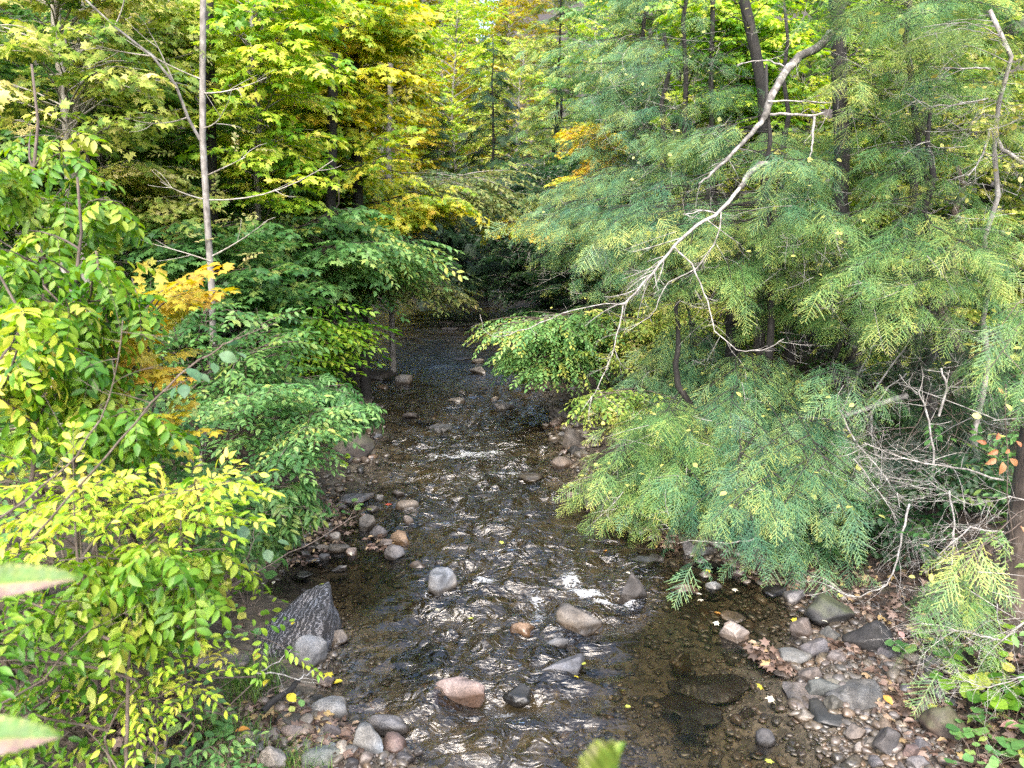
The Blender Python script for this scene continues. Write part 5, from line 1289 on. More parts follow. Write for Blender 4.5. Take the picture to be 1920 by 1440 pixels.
guided('hemlock_tree', 'small hemlock with feathery sprays under the bare dead branches', 'tree', gbase(1310, 12.2), P(1290, 520, 12.2), targets([(1130, 660), (1400, 640), (1480, 740), (1300, 790), (1140, 760)], 10, 11.6, 22, r), 'hemlock', 'needle_bluish', BARK_DARK, r, .06, HG, arch=.06, attach=.2, step=.16, t0=.35, droop=-.3, clump=.30, spread=.35)
guided('hemlock_tree', 'hemlock with thick sprays across the middle right', 'tree', gbase(1760, 9.2), P(1750, 200, 9.2), targets([(1500, 420), (1960, 380), (1960, 560), (1800, 640), (1560, 620)], 7.4, 9.2, 26, r), 'hemlock', 'needle_green', BARK_DARK, r, .09, HG, arch=.05, attach=.15, step=.15, t0=.4, droop=-.22, bias=.05, clump=.30, spread=.35)
guided('hemlock_tree', 'hemlock filling the space left of the dark upright trunk', 'tree', gbase(1470, 13), P(1470, 0, 13), targets([(1390, 230), (1640, 270), (1650, 430), (1380, 430)], 11, 12.6, 20, r), 'hemlock', 'needle_green', BARK_DARK, r, .09, HG, arch=.04, attach=.12, step=.17, t0=.4, droop=-.2, clump=.30, spread=.35)
rb = on(1912, 1130, .75)
def h6_extra(root, base, stems, r):
    dead_part(root, base, [(1880, 900, 5.9), (1800, 880, 5.8), (1700, 860, 5.7), (1620, 830, 5.7)], .010, .003, r, 'dead_branch', twigs=16, tl=.45)
    dead_part(root, base, [(1890, 1000, 5.9), (1820, 990, 5.7), (1760, 1040, 5.6)], .008, .003, r, 'dead_branch', twigs=10, tl=.35)
guided('hemlock_tree', 'brown scaly hemlock trunk at the right edge with a few hanging sprays', 'tree', (rb[0], rb[1]), np.array([rb[0] + .05, rb[1] + .1, 9.5]), targets([(1760, 640), (1980, 560), (1980, 740), (1820, 770)], 5.0, 5.9, 8, r) + targets([(1720, 1070), (1840, 1070), (1820, 1150), (1730, 1150)], 5.2, 5.6, 3, r) + targets([(1750, 1200), (1785, 1200), (1785, 1265), (1755, 1265)], 5.1, 5.3, 1, r),
       'hemlock', 'needle_green', BARK_BROWN, r, .20, HG, arch=.10, attach=.35, step=.13, t0=.45, scale=.8, droop=-.4, toprad=.8, bend=.02, extra=h6_extra, clump=.30, spread=.35)
guided('hemlock_tree', 'young grey hemlock with yellowing sprays at the upper right', 'tree', gbase(1850, 8.8), P(1866, 20, 8.6), targets([(1700, 30), (1960, 20), (1960, 150), (1720, 170)], 7.9, 8.8, 9, r) + targets([(1830, 190), (1980, 190), (1980, 330), (1850, 330)], 8, 9, 6, r), 'hemlock', 'needle_yellow', BARK_GREY, r, .036, HG, arch=.06, attach=.05, step=.16, t0=.4, droop=-.2, toprad=.6, clump=.30, spread=.35,
       extra=lambda root, base, stems, r: [dead_part(root, base, [(1858, 240, 8.7), (1845, 290, 8.5), (1815, 330, 8.4)], .018, .006, r, 'dead_branch', twigs=6, tl=.3), dead_part(root, base, [(1856, 245, 8.7), (1880, 280, 8.6), (1925, 310, 8.5)], .03, .02, r, 'dead_branch', twigs=5, tl=.3), dead_part(root, base, [(1852, 185, 8.7), (1800, 195, 8.5), (1740, 200, 8.4), (1700, 175, 8.3)], .012, .004, r, 'dead_branch', twigs=9, tl=.35), dead_part(root, base, [(1856, 130, 8.7), (1820, 128, 8.6), (1770, 130, 8.5)], .014, .006, r, 'dead_branch', twigs=4, tl=.3)])
guided('fill_shrub', 'fill shrub, shade put in its leaf colour, under the bare twigs at the lower right', 'shrub', gbase(1760, 7.9), P(1760, 900, 7.9), targets([(1640, 920), (1890, 870), (1890, 1060), (1690, 1060)], 7.3, 8.6, 20, r), 'oval', 'leaf_dark', BARK_DARK, r, .02, None, nstem=4, step=.15, attach=-.5)  # added to darken the hollow; its shade is in the leaf colour
guided('fill_shrub', 'fill shrub, shade put in its leaf colour, left of the long crooked bare branch', 'shrub', gbase(1600, 8.4), P(1600, 980, 8.4), targets([(1480, 1000), (1680, 940), (1680, 1070), (1520, 1060)], 7.8, 9.0, 12, r), 'oval', 'leaf_dark', BARK_DARK, r, .02, None, nstem=3, step=.15, attach=-.5)  # also put in as dark filling, with shade-toned leaves
guided('hemlock_tree', 'shaded hemlock behind the tangle of bare twigs', 'tree', gbase(1780, 10.5), P(1790, 300, 10.5), targets([(1620, 620), (1960, 640), (1960, 900), (1700, 960), (1620, 860)], 8.6, 10.3, 26, r) + targets([(1640, 860), (1880, 840), (1880, 1040), (1690, 1040)], 8.0, 9.0, 9, r), 'hemlock', 'needle_dark', BARK_BROWN, r, .12, HG, arch=.05, attach=.15, step=.2, t0=.4, droop=-.25, clump=.30, spread=.35)  # the shade behind the twigs is painted into its needles
guided('hemlock_tree', 'dark hemlock with boughs closing over the far end of the brook from the left', 'tree', (-8.6, 31), np.array([-8.4, 31, 9.0]), targets([(740, 330), (900, 360), (930, 540), (800, 545), (720, 480)], 27, 32, 34, r), 'hemlock_far', 'needle_dark', BARK_DARK, r, .14, None, arch=.05, attach=.1, step=.28, t0=.3, droop=-.25, scale=1.5)  # needles coloured dark to paint the shaded hollow at the brook's end
guided('hemlock_tree', 'dark hemlock with boughs closing over the far end of the brook from the right', 'tree', (1.8, 30), np.array([1.8, 30, 9.0]), targets([(900, 330), (1060, 340), (1040, 545), (900, 540)], 26, 31, 30, r), 'hemlock_far', 'needle_dark', BARK_DARK, r, .14, None, arch=.05, attach=.1, step=.28, t0=.3, droop=-.25, scale=1.5)  # right side of the hollow, with the same shade-coloured needles
RS = 'leafy saplings along the right water edge'
guided('beech_sapling', 'green beech sapling dipping to the water right of centre', 'sapling', gbase(1130, 15), P(1130, 470, 15), targets([(910, 625), (1080, 580), (1110, 620), (1060, 690), (980, 700)], 12.6, 14.6, 22, r), 'beech', 'leaf_midgreen', BARK_BROWN, r, .03, RS, step=.15, attach=-.1, arch=.16)
guided('beech_sapling', 'yellowing sprig over the broad flat boulder on the right', 'sapling', gbase(1230, 11.5), P(1220, 660, 11.5), targets([(1060, 730), (1190, 740), (1180, 800), (1080, 800)], 9.8, 10.8, 5, r), 'round', 'leaf_olive', BARK_BROWN, r, .018, RS, step=.14, attach=-.1, arch=.16)
guided('maple_sapling', 'orange and yellow maple sprays right of the dark gap', 'sapling', gbase(1150, 20), P(1120, 160, 20), targets([(1040, 270), (1140, 180), (1170, 230), (1100, 330), (1050, 340)], 17.5, 19, 9, r) + targets([(890, 410), (1030, 420), (1060, 440), (960, 440)], 18.5, 20, 7, r), 'maple', 'leaf_autumn', BARK_BROWN, r, .04, RS, step=.2, attach=-.2, scale=.9, bias=.2)
guided('maple_sapling', 'olive green sapling in the gap under the pale dead limb', 'sapling', gbase(1270, 14.2), P(1270, 450, 14.2), targets([(1100, 560), (1440, 560), (1460, 720), (1120, 700)], 12.4, 14, 30, r), 'oval', 'leaf_olive', BARK_BROWN, r, .03, RS, nstem=2, step=.16, attach=-.4)
guided('maple_sapling', 'yellow green sapling behind the leaning black trunk', 'sapling', gbase(1330, 15.5), P(1330, -100, 15.5), targets([(1230, -60), (1520, -60), (1520, 200), (1380, 260), (1260, 160)], 14, 16, 50, r), 'maple', 'leaf_yellowgreen', BARK_DARK, r, .05, RS, nstem=2, step=.2, attach=-.3, bias=-.1)
guided('maple_sapling', 'lime green sapling glimpsed between the hemlock trunks', 'sapling', gbase(1640, 13.2), P(1640, 60, 13.2), targets([(1560, 60), (1860, 60), (1860, 320), (1580, 320)], 12.6, 14, 20, r), 'oval', 'leaf_lime', BARK_DARK, r, .04, RS, nstem=2, step=.18, attach=-.4)
guided('maple_sapling', 'small yellow leaved shrub left of the dark hemlock trunk', 'sapling', gbase(1450, 10.4), P(1470, 660, 10.4), targets([(1400, 690), (1500, 690), (1490, 750), (1410, 760)], 10, 10.6, 7, r), 'round', 'leaf_olive', BARK_BROWN, r, .012, RS, nstem=2, step=.15, attach=-.5)
bare_trunk('dark_trunked_tree', 'leaning black trunk with white flecks at the top right', [(1440, 420, 13), (1430, 170, 13), (1415, 90, 13), (1395, 0, 13), (1370, -140, 13)], .10, .08, BARK_DARK)
bare_trunk('dark_trunked_tree', 'thin dark stem among bare twigs left of the leaning black trunk', [(1338, 400, 14), (1333, 160, 14), (1336, 40, 14), (1340, -200, 14)], .05, .04, BARK_DARK, twigs=30, tl=.9)
bare_trunk('dark_trunked_tree', 'dark double stem in the shade right of the small hemlock', [(1378, 740, 11.4), (1380, 640, 11.4), (1383, 520, 11.4)], .09, .07, BARK_DARK)
bare_trunk('dark_trunked_tree', 'slim dark trunk in the shade at middle right', [(1745, 640, 11.6), (1742, 560, 11.6), (1735, 420, 11.6), (1730, 120, 11.6)], .08, .06, BARK_DARK)

# bare boughs hanging in the shade of the right bank
BB = 'bare dead boughs hanging under the right hemlocks'
def dead_bough(label, pts, r0, r1, seed, name='dead_bough', mat=None, **kw):
    rg = np.random.default_rng(seed); p = pxl(pts); mb = MB()
    dead_branch(mb, p - p[0], r0, r1, rg, **kw)
    return tag(mb.build(name, mat or DEADWOOD, None, True, tuple(p[0])), label, 'branch', BB)
dead_bough('thick broken pale bough lying across the shade at middle right', [(1700, 742, 9.2), (1650, 757, 9.1), (1600, 775, 9.0), (1570, 785, 8.9)], .038, .026, 1, twigs=10, tl=.4)
dead_bough('long thin bare bough sloping down from the thick broken one', [(1575, 770, 8.9), (1605, 830, 8.5), (1640, 870, 8.2), (1680, 920, 7.8), (1690, 960, 7.6)], .013, .005, 2, twigs=18, tl=.45)
dead_bough('fan of fine bare twigs around the thick broken bough', [(1700, 700, 9.0), (1660, 730, 8.8), (1630, 780, 8.7), (1640, 850, 8.5)], .010, .003, 3, twigs=34, tl=.6)
dead_bough('bare branch crossing upward in front of the dark hemlock trunk', [(1560, 810, 9), (1605, 710, 9), (1640, 640, 9), (1665, 590, 9)], .012, .005, 4, twigs=14, tl=.35)
dead_bough('bare forked branch rising toward the right in the shade', [(1640, 730, 8.8), (1690, 660, 8.8), (1740, 590, 8.8), (1750, 540, 8.8)], .012, .004, 5, twigs=16, tl=.4)
dead_bough('bare upright stick with short stubs at middle right', [(1745, 930, 7.6), (1752, 850, 7.7), (1735, 760, 7.8), (1722, 735, 7.8)], .014, .008, 6, twigs=12, tl=.3)
dead_bough('pale straight stick right of the upright stick', [(1760, 780, 7.8), (1776, 730, 7.8), (1765, 690, 7.8)], .014, .010, 7, twigs=6, tl=.3)
dead_bough('long crooked bare branch hanging down to the mossy boulder', [(1705, 945, 7.2), (1690, 1010, 7.0), (1680, 1060, 6.9), (1660, 1100, 6.8), (1600, 1120, 6.8), (1545, 1095, 6.9)], .012, .004, 8, twigs=16, tl=.35)
dead_bough('bare branch hanging vertically above the lowest hemlock spray', [(1780, 920, 6.4), (1790, 980, 6.2), (1785, 1050, 6.0), (1780, 1080, 5.9)], .010, .005, 9, twigs=12, tl=.35)
dead_bough('spreading bare twigs sweeping in from the lower right edge', [(1990, 1130, 5.2), (1920, 1165, 5.1), (1880, 1200, 5.1), (1850, 1195, 5.1), (1780, 1180, 5.2)], .010, .003, 10, twigs=26, tl=.40)
dead_bough('whitish brush of fine twigs at the lower right edge', [(1990, 1260, 4.7), (1920, 1270, 4.7), (1850, 1290, 4.8), (1800, 1270, 4.9)], .007, .002, 11, twigs=26, tl=.35)
dead_bough('tangle of bare twigs in front of the brown scaly trunk', [(1990, 960, 5.6), (1900, 930, 5.7), (1820, 950, 5.8), (1740, 900, 6.0)], .007, .002, 12, twigs=30, tl=.45)
dead_bough('fine bare twigs crossing below the long thin bough', [(1600, 860, 8.2), (1660, 940, 7.6), (1700, 1000, 7.2), (1720, 1040, 7.0)], .007, .003, 13, twigs=28, tl=.5)
dead_bough('thin branch lying in the water edge under the hemlock', [(1415, 1010, 7.4), (1370, 1020, 7.5), (1320, 1016, 7.5), (1290, 1012, 7.6)], .009, .004, 14, twigs=5, tl=.2)
BL = 'thin bare stems crossing the left foreground'
def stem_thing(label, pts, r0, r1, seed, leaves=None, leaf='leaf_sage', kind='oval_near', sc=.5, twigs=6, tl=.2, mat=None, ls=None):
    rg = np.random.default_rng(seed); p = pxl(pts); root = empty('bare_stem', p[0], label, 'branch', BL); mb = MB()
    dead_branch(mb, p - p[0], r0, r1, rg, twigs=twigs, tl=tl); mb.build('stem', mat or TWIGWOOD, root, True)
    if leaves:
        lf = MB(); V, T = leafV('near')
        for px, py, Y, L, a, tilt in leaves:
            c = at(px, py, Y) - p[0]; M = rot('Z', R(a)) @ rot('Y', R(tilt)) @ rot('X', rg.normal(0, .3))
            lf.add(V * [1, 1.7, 1] @ M.T * L + c, T, rg.uniform(.1, .9))
        lf.build('leaves', LEAFMATS[leaf], root)
    return root
stem_thing('slender stem with big bluish green leaves crossing the thin grey trunk', [(60, 1010, 3.2), (180, 880, 3.2), (280, 760, 3.25), (380, 670, 3.3), (430, 640, 3.3), (455, 630, 3.3)], .006, .003, 1, [(410, 665, 3.28, .085, 15, 20), (440, 660, 3.3, .075, -30, 10), (350, 690, 3.25, .09, -20, 35), (345, 720, 3.25, .075, -70, 40), (330, 725, 3.25, .06, -110, 50), (425, 645, 3.3, .06, 60, 0), (400, 680, 3.3, .06, -60, 40), (370, 700, 3.27, .07, -10, 30)])
stem_thing('long pale bare stem rising from the lower left to the gravel bar', [(60, 1330, 3.2), (160, 1255, 3.4), (260, 1215, 3.7), (380, 1130, 4.2), (520, 1050, 4.7), (620, 1000, 5.2), (672, 966, 5.4)], .007, .0025, 2, [(500, 1030, 4.7, .10, -60, 40), (520, 1015, 4.7, .09, 20, 20), (475, 1050, 4.6, .08, -100, 30)], twigs=12, tl=.35)
stem_thing('second pale bare stem just below the long one', [(150, 1250, 3.5), (300, 1200, 3.8), (400, 1130, 4.2), (470, 1040, 4.5), (480, 990, 4.6), (500, 960, 4.6)], .005, .002, 3, [(440, 985, 4.5, .11, -110, 30), (455, 985, 4.5, .11, -70, 35), (430, 975, 4.5, .09, 150, 20)], twigs=9, tl=.3)
stem_thing('thin brown upright stem in front of the sparse yellow shrub', [(238, 1445, 3.2), (240, 1300, 3.25), (240, 1150, 3.3), (236, 1060, 3.3)], .010, .007, 4, None, twigs=3)
stem_thing('bare arching stem at the left edge', [(-20, 1330, 2.8), (60, 1290, 2.9), (180, 1170, 3.1), (300, 1060, 3.5), (390, 960, 4.0)], .005, .002, 5, None, twigs=14, tl=.3)
stem_thing('bare twig crossing low over the left bank', [(60, 1400, 3.2), (160, 1330, 3.4), (280, 1330, 3.7), (400, 1300, 4.0), (470, 1250, 4.2)], .004, .0015, 6, None, twigs=12, tl=.3)
stem_thing('dark forked twig with withered seed heads at left', [(-30, 990, 2.9), (60, 930, 3.0), (150, 850, 3.1), (215, 730, 3.2), (230, 600, 3.2)], .006, .002, 7, None, twigs=14, tl=.25)

# ------------------------------------------------------------------ low plants
def rosette(name, label, px, py, z, n, size, spread_, leaf, seed, group=None, kind='round', h=.14, cat='plant'):
    rg = np.random.default_rng(seed); p = on(px, py, z); g = max(gz(p[0], p[1]), 0); p = on(px, py, g); base = np.array([p[0], p[1], g])
    root = empty(name, base, label, cat, group); st, lf = MB(), MB(); V, T = leafV(kind)
    for i in range(n):
        a = rg.uniform(0, 6.28); rad = spread_ * math.sqrt(rg.random()); q = np.array([math.cos(a) * rad, math.sin(a) * rad * .8, h * rg.uniform(.5, 1.2)])
        q[2] += max(0, gz(base[0] + q[0], base[1] + q[1]) - g)
        st.tube(bez(np.array([q[0] * .2, q[1] * .2, 0]), q * [.5, .5, .8], q, 4), .002, 4)
        M = rot('Z', a + rg.normal(0, .5)) @ rot('Y', R(rg.normal(8, 14))) @ rot('X', rg.normal(0, .2)); s = size * rg.uniform(.6, 1.2)
        lf.add((V - [.3, 0, 0]) @ M.T * s + q, T, np.clip(rg.normal(.45, .22), 0, .94))
    st.build('stalks', TWIGWOOD, root, True); lf.build('leaves', LEAFMATS[leaf], root)
CF = 'round leaved coltsfoot plants'
for i, (lab, px, py, z, n, s, sp2) in enumerate([
    ('round leaved coltsfoot patch below the hanging hemlock tip', 1840, 1290, .25, 26, .13, .34),
    ('round leaved coltsfoot patch at the lower right edge', 1890, 1400, .25, 26, .10, .34),
    ('two lobed coltsfoot leaves beside the mossy brown boulder', 1790, 1400, .1, 8, .065, .18),
    ('coltsfoot patch against the right edge above the others', 1915, 1330, .3, 22, .13, .3),
    ('coltsfoot leaves in the dark right of the glistening black boulder', 1720, 1235, .2, 9, .11, .25),
    ('dim coltsfoot leaves behind the mossy dark boulder', 1590, 1050, .25, 11, .13, .4),
    ('single coltsfoot sprig left of the two lobed leaves', 1755, 1345, .06, 4, .06, .10),
    ('coltsfoot clump among stones at the far end of the left bar', 665, 965, .08, 12, .085, .22),
    ('coltsfoot clump by the shade of the left shrubs', 600, 975, .1, 10, .10, .25),
    ('bright coltsfoot leaves under the round leaved shrub', 650, 880, .1, 9, .10, .25),
    ('broad coltsfoot leaves below the big bluish leaved stem', 520, 1040, .2, 11, .13, .28),
    ('coltsfoot leaves at the left rim of the puddle', 480, 1085, .2, 10, .12, .28),
    ('leafy green sprigs behind the striated boulder', 465, 1150, .3, 30, .085, .40),
    ('green sprig growing on the largest pale rock', 560, 1345, .2, 4, .05, .06),
    ('broad leaves at the bottom edge left of the grass', 375, 1400, .4, 8, .12, .22),
    ('low green leaves carpeting the bank above the pinkish block', 430, 1100, .4, 34, .08, .45),
    ('coltsfoot spread under the hanging hemlock spray at the right', 1800, 1215, .3, 26, .11, .38),
    ('coltsfoot spread in the lower right corner', 1840, 1440, .2, 26, .085, .30),
    ('dim coltsfoot spread below the brown scaly trunk', 1870, 1180, .4, 22, .11, .38),
    ('green leafy clump left of the pinkish block', 410, 1195, .45, 30, .08, .40)]):
    rosette('coltsfoot_plant', lab, px, py, z, n, s, sp2, 'leaf_midgreen' if i % 3 else 'leaf_lime', 200 + i, CF)

def grass(label, px, py, z, n, h, seed, sp2=.2):
    rg = np.random.default_rng(seed); p = on(px, py, z); g = gz(p[0], p[1]); p = on(px, py, g); mb = MB()
    for i in range(n):
        b = np.array([rg.normal(0, sp2), rg.normal(0, sp2), 0]); b[2] = gz(p[0] + b[0], p[1] + b[1]) - g; a = rg.uniform(0, 6.28); l = h * rg.uniform(.5, 1.2); o = np.array([math.cos(a), math.sin(a), 0]) * l * rg.uniform(.3, .8)
        c = bez(b, b + [0, 0, l * .8] + o * .2, b + [0, 0, l * .6] + o, 5); s = np.array([-math.sin(a), math.cos(a), 0]) * .0035
        w = np.linspace(1, .1, 5)[:, None]; V = np.concatenate([c - s * w, c + s * w]); T = []
        for k in range(4): T += [(k, k + 1, 5 + k), (k + 1, 6 + k, 5 + k)]
        mb.add(V, T, rg.random() * .9)
    tag(mb.build('grass', LEAFMATS['grass_blade'], None, False, (p[0], p[1], g)), label, kind='stuff')
grass('long grass on the near left bank beside the pinkish block', 470, 1290, .4, 420, .26, 1, .14)
grass('grass at the bottom edge of the left bank', 430, 1420, .45, 380, .24, 2, .15)
grass('thin grass between lichen spotted rocks', 560, 1440, .1, 160, .2, 3, .1)

def groundcover():
    rg = np.random.default_rng(77); mb = MB()
    n = 9500; x = rg.uniform(-16, 16, n * 3); y = 2.5 + 45 * rg.random(n * 3) ** 1.15; d, _ = bank(x, y); ok = d < -1.0; x, y = x[ok][:n], y[ok][:n]
    Pp = np.stack([x, y, Hz(x, y) + rg.uniform(.02, .9, len(x)) ** 1.6], 1); D = rg.normal(0, 1, (len(x), 3)) * [1, 1, .3]
    put_sprays(mb, 'oval', Pp, D, rg.uniform(.6, 1.1, len(x)), rg, .4, -.05, .5, .5)
    tag(mb.build('undergrowth', LEAFMATS['leaf_green'], None), 'low green undergrowth covering the forest floor', kind='stuff')
groundcover()

# ------------------------------------------------------------------ fallen leaves one can point at
def fallen(label, px, py, z, kind, size, col, seed, tilt=10, name='fallen_leaf', group='single fallen leaves'):
    rg = np.random.default_rng(seed); p = on(px, py, z); V, T = leafV(kind); M = rot('Z', rg.uniform(0, 6.28)) @ rot('Y', R(rg.normal(0, tilt))) @ rot('X', R(rg.normal(0, tilt)))
    mb = MB(); mb.add((V - [.5, 0, 0]) * [1, 1.4 if kind != 'maple' else 1, 1.5] @ M.T * size, T, .5)
    mb.tube((np.array([[-.5, 0, 0], [-.7, .03, .02], [-.9, .1, 0]])) @ M.T * size, .0012, 4, 1.0)
    o = mb.build(name, FLAT[col], None, False, tuple(p + [0, 0, .012])); tag(o, label, 'leaf', group)
FLAT = {k: leafmat('fallen_' + k, [c, tuple(q * 1.1 for q in c), c], .12, .55) for k, c in {'yellow': (.62, .52, .04), 'cream': (.66, .62, .48), 'orange': (.55, .25, .04), 'pink': (.55, .32, .28), 'brown': (.25, .13, .07), 'lime': (.48, .55, .08), 'red': (.45, .08, .05), 'green': (.12, .35, .03)}.items()}
for i, (lab, px, py, z, k, s, c) in enumerate([
    ('yellow leaf lying on the pink stone at the left shore', 616, 1266, .14, 'maple', .10, 'yellow'),
    ('yellow pointed leaf hanging over sticks on the left bank', 546, 1310, .25, 'near', .12, 'yellow'),
    ('yellow leaf on the left flank of the striated boulder', 481, 1232, .25, 'near', .11, 'yellow'),
    ('small yellow leaf in the dark hollow of the striated boulder', 550, 1170, .3, 'near', .06, 'yellow'),
    ('yellow leaf floating right of the pink stone', 634, 1280, 0, 'oval', .08, 'yellow'),
    ('small yellow leaf among sticks below the striated boulder', 499, 1281, .2, 'near', .09, 'yellow'),
    ('orange leaf in the grass at the left bank', 455, 1370, .4, 'near', .10, 'orange'),
    ('white leaf floating in the far left puddle', 492, 1097, 0, 'oval', .055, 'cream'),
    ('second white leaf floating beside the first in the puddle', 513, 1094, 0, 'oval', .05, 'cream'),
    ('white leaf on the front lump of the striated boulder', 557, 1246, .22, 'near', .06, 'cream'),
    ('lime leaf drifting above the striated boulder', 604, 1096, 0, 'maple', .07, 'lime'),
    ('pale maple leaf floating in the right shallows', 1311, 1114, 0, 'maple', .075, 'cream'),
    ('second pale maple leaf just below another in the right shallows', 1313, 1126, 0, 'maple', .075, 'cream'),
    ('cream star leaf on a wet black stone left of the cream boulder', 1343, 1170, .02, 'maple', .07, 'cream'),
    ('pale leaf cluster floating right of the round grey stone', 1378, 1107, 0, 'maple', .08, 'cream'),
    ('yellow leaf on the cream stone in the shallows', 1328, 1071, .08, 'maple', .08, 'yellow'),
    ('orange yellow leaf floating left of the flat tan stone', 1347, 1150, 0, 'maple', .10, 'orange'),
    ('bright yellow leaf left of the upright brown stone', 1490, 1164, .02, 'maple', .08, 'yellow'),
    ('white leaf on the mossy dark boulder', 1547, 1167, .16, 'oval', .06, 'cream'),
    ('white leaf on the pointed tan grey stone', 1533, 1276, .12, 'oval', .07, 'cream'),
    ('orange leaf at the right end of the biggest slab', 1665, 1314, .12, 'near', .10, 'orange'),
    ('yellowish maple leaf sunk left of the near right slabs', 1445, 1313, 0, 'maple', .09, 'cream'),
    ('lime maple leaf on the long dark wet slab', 1091, 1245, .05, 'maple', .09, 'lime'),
    ('bright yellow leaf caught under the long dark wet slab', 1082, 1270, 0, 'maple', .08, 'yellow'),
    ('small lime leaf drifting right of the long dark wet slab', 1167, 1296, 0, 'oval', .05, 'lime'),
    ('lime leaf drifting near the bottom centre', 1176, 1327, 0, 'oval', .06, 'lime'),
    ('cream leaf drifting left of the wet three sided boulder', 883, 1160, 0, 'maple', .07, 'lime'),
    ('pale leaf drifting left of the orange stone', 820, 1144, 0, 'maple', .06, 'lime'),
    ('pale leaf lying on the dark purple brown block', 1178, 1076, .17, 'oval', .055, 'cream'),
    ('second pale leaf lower on the dark purple brown block', 1186, 1096, .14, 'oval', .055, 'cream'),
    ('lime leaf drifting above the flat brown stone', 941, 1018, 0, 'maple', .07, 'lime'),
    ('orange leaf drifting in the water above the dark purple block', 1134, 1034, 0, 'oval', .07, 'orange'),
    ('yellow leaf sunk near the bottom right bed', 1442, 1428, 0, 'maple', .07, 'lime'),
    ('yellow leaf at the tail of the huge black slab', 1426, 1289, 0, 'maple', .08, 'yellow'),
    ('pink leaf lying among coltsfoot at the right edge', 1895, 1362, .3, 'near', .14, 'pink'),
    ('pinkish brown maple leaf at the lower right corner', 1855, 1430, .15, 'maple', .16, 'pink'),
    ('cream leaf on a dark stone right of the biggest slab', 1735, 1316, .1, 'near', .07, 'cream'),
    ('orange leaf beside the mossy brown boulder', 1765, 1342, .12, 'maple', .09, 'orange'),
    ('pinkish leaf right of the glistening black boulder', 1690, 1192, .2, 'near', .09, 'pink'),
    ('red leaf among stones at the water tip of the left bar', 728, 946, .05, 'maple', .10, 'red'),
    ('white leaf on the round tan stone by the puddle', 658, 1040, .08, 'oval', .05, 'cream')]):
    fallen(lab, px, py, z, k, s, c, 300 + i)

# red creeper on the scaly trunk
def creeper():
    rg = np.random.default_rng(9); p = at(1885, 960, 5.45); root = empty('creeper_vine', p, 'creeper with pinkish red leaves climbing the brown scaly trunk', 'vine')
    st = pxl([(1900, 1010, 5.5), (1888, 930, 5.45), (1890, 860, 5.45), (1885, 790, 5.5), (1886, 720, 5.5)]) - p
    w = MB(); w.tube(st, .004, 5); w.build('stem', TWIGWOOD, root, True)
    V, T = leafV('near')
    for px, py, Y, L, a, c in [(1872, 845, 5.4, .085, 200, .7), (1850, 832, 5.4, .075, 160, .5), (1868, 825, 5.4, .075, 60, .55), (1880, 866, 5.4, .11, -100, .9), (1868, 860, 5.4, .095, -150, .88), (1893, 860, 5.4, .10, -40, .9), (1885, 850, 5.4, .06, 40, .8), (1880, 738, 5.4, .06, 120, .6), (1915, 838, 5.4, .06, 120, .6), (1925, 1000, 5.4, .07, 120, .92)]:
        mb = MB(); M = rot('Y', R(0)) @ rot('X', R(70)) @ rot('Z', R(a)); q = at(px, py, Y) - p
        mb.add(V * [1, 1.25, 2.2] @ M.T * L * .9 + q, T, c); mb.build('leaf', LEAFMATS['leaf_red'], root)
creeper()

# sticks on the near left bank
def stick(label, pts, r0, r1, mat, seed, **kw):
    rg = np.random.default_rng(seed); p = np.array([on(*q) for q in pts]); mb = MB(); dead_branch(mb, p - p[0], r0, r1, rg, **kw)
    tag(mb.build('stick', mat, None, True, tuple(p[0])), label, 'stick', 'sticks on the left bank')
stick('dark rotten log end under the striated boulder', [(492, 1335, .22), (520, 1310, .22), (550, 1290, .2), (560, 1275, .18)], .028, .022, BARK_DARK, 1, twigs=0)
stick('pale thin stick lying across the foot of the striated boulder', [(480, 1262, .3), (530, 1265, .28), (560, 1275, .25), (580, 1262, .25), (602, 1250, .22)], .007, .003, DEADWOOD, 2, twigs=5, tl=.2)
stick('thin stick leaning on the front of the striated boulder', [(490, 1258, .2), (520, 1240, .28), (550, 1214, .36)], .006, .004, DEADWOOD, 3, twigs=0)
stick('tangle stick with dead leaves below the pale thin one', [(500, 1300, .2), (540, 1275, .22), (575, 1285, .18), (615, 1295, .1)], .005, .002, TWIGWOOD, 4, twigs=8, tl=.2)

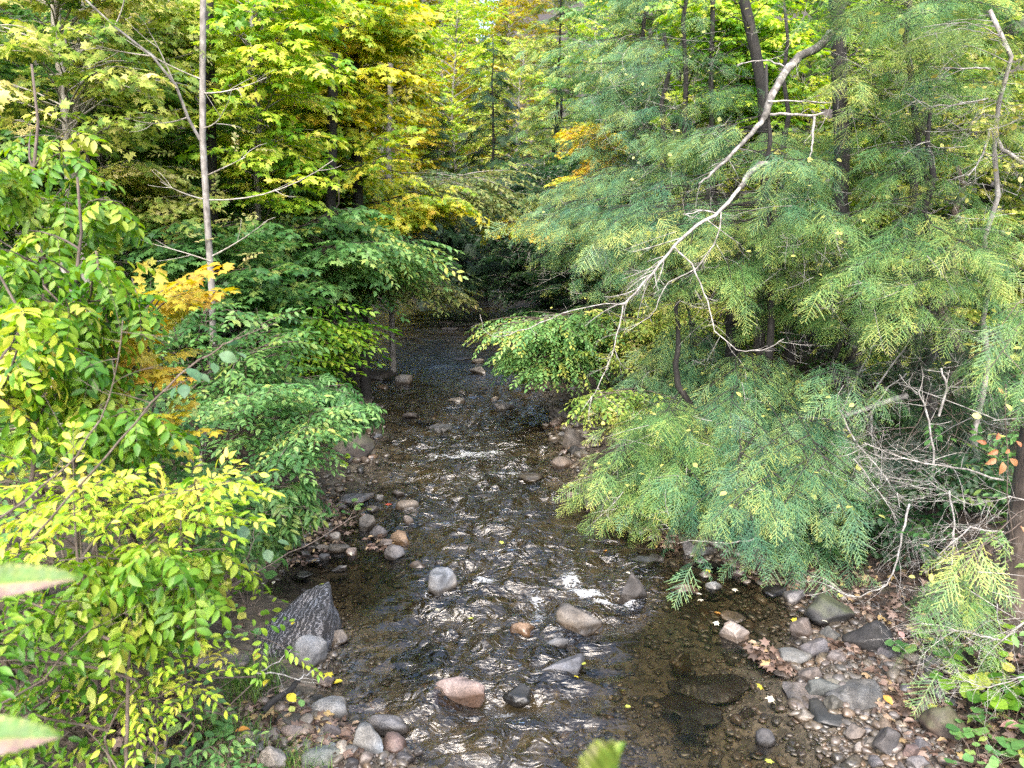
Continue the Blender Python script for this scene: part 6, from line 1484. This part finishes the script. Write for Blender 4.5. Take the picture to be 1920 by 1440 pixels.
# big out-of-reach leaves close to the viewpoint
def big_leaf(label, stem_pts, tip, W, bend, leaf, tone_l, tone_r, seed, stem_base):
    rg = np.random.default_rng(seed); a, b = at(*stem_pts), at(*tip); root = empty('leafy_shoot', (stem_base[0], stem_base[1], gz(*stem_base)), label, 'plant', 'large leaves close by'); o = np.array(root.location)
    d = b - a; L = np.linalg.norm(d); X = d / L; Y = np.cross([0, 0, 1], X); Y /= np.linalg.norm(Y); Y = Y * math.cos(R(bend)) + np.cross(X, Y) * math.sin(R(bend)); Z = np.cross(X, Y)
    n = 36; mb = MB(); rows = []; tones = []
    for i in range(n + 1):
        t = i / n; w = W * L * (math.sin(math.pi * min(1, t ** .75)) ** .85) * (1 + .045 * ((i % 3) - 1) + rg.normal(0, .02)) + .0005
        for k in range(-5, 6):
            u = k / 5
            rows.append(a + X * (L * t + .03 * L * abs(u) * (i % 3 == 1)) + Y * w * u + Z * (-.25 * W * L * abs(u) ** 1.4 * 0 + .03 * W * L * math.cos(i * 1.6) * abs(u) - .18 * L * t * t + .10 * L * abs(u) * W * 2))
            e = abs(u) > .75
            tones.append(np.clip((tone_l if u < 0 else tone_r) + (.16 if e else 0) * rg.uniform(.3, 1.2) + .06 * (i % 3 == 0) + rg.normal(0, .05), 0, .94))
    T = []
    for i in range(n):
        for k in range(10):
            q = i * 11 + k; T += [(q, q + 1, q + 12), (q, q + 12, q + 11)]
    mb.add(np.array(rows) - o, T, np.array(tones)); mb.build('leaf', LEAFMATS[leaf], root, True)
    st = MB(); st.tube(bez(np.zeros(3), np.array([0, 0, a[2] - o[2]]) * .9 + (a - o) * .1, a - o, 10), np.linspace(.006, .0015, 10), 5); st.build('stem', TWIGWOOD, root, True)
leafmat('leaf_fore', [(.05, .16, .03), (.10, .26, .03), (.28, .36, .05), (.50, .46, .24), (.45, .30, .26)], .35, gain=.5)
big_leaf('large pink edged green leaf close by at the left edge, upper of two', (-90, 1105, 1.15), (130, 1066, 1.15), .16, 35, 'leaf_fore', .8, .25, 1, (-1.6, .9))
big_leaf('large pink edged green leaf close by at the left edge, lower of two', (-130, 1390, 1.05), (100, 1368, 1.05), .17, 35, 'leaf_fore', .8, .22, 2, (-1.5, .8))
big_leaf('serrated green leaf tip poking up at the bottom centre', (1125, 1580, .95), (1137, 1394, .95), .50, 10, 'leaf_fore', .3, .36, 3, (1.9, .5))

# ------------------------------------------------------------------ light and camera
w = bpy.data.worlds.new('World'); scene.world = w; w.use_nodes = True
nt = w.node_tree; nt.nodes.clear()
sky = nt.nodes.new('ShaderNodeTexSky'); sky.sky_type = 'NISHITA'; sky.sun_disc = False
EL, AZ = 50, 185
sky.sun_elevation = R(EL); sky.sun_rotation = R(AZ); sky.air_density = 1.0; sky.dust_density = 4.0; sky.ozone_density = 1.0
bg = nt.nodes.new('ShaderNodeBackground'); bg.inputs['Strength'].default_value = .15
ou = nt.nodes.new('ShaderNodeOutputWorld'); nt.links.new(sky.outputs[0], bg.inputs[0]); nt.links.new(bg.outputs[0], ou.inputs[0])
sl = bpy.data.lights.new('sun', 'SUN'); sl.energy = .9; sl.angle = R(80); sl.color = (1, .96, .88)
so = bpy.data.objects.new('sun', sl); COL.objects.link(so)
# the sun stands behind the viewpoint, a little to its right
sd = Vector((math.sin(R(AZ)) * math.cos(R(EL)), math.cos(R(AZ)) * math.cos(R(EL)), math.sin(R(EL))))
so.rotation_euler = (-sd).to_track_quat('-Z', 'Y').to_euler()

cd = bpy.data.cameras.new('camera'); co = bpy.data.objects.new('camera', cd); COL.objects.link(co)
cd.sensor_fit = 'HORIZONTAL'; cd.sensor_width = 36; cd.lens = 36 * FPX / 1920; cd.clip_start = .05; cd.clip_end = 2000; cd.dof.use_dof = True; cd.dof.focus_distance = 9.0; cd.dof.aperture_fstop = 2.8
co.location = (0, 0, CAMZ); co.rotation_euler = (R(90) - PITCH, 0, 0)
scene.camera = co
scene.render.engine = 'CYCLES'
vs = scene.view_settings; vs.view_transform = 'Standard'; vs.look = 'None'; vs.exposure = 2.75; vs.gamma = 1
c = scene.cycles; c.max_bounces = 8; c.diffuse_bounces = 4; c.glossy_bounces = 2; c.transmission_bounces = 3; c.transparent_max_bounces = 6; c.use_denoising = False; c.sample_clamp_indirect = 4; c.sample_clamp_direct = 12; c.caustics_reflective = False; c.caustics_refractive = False
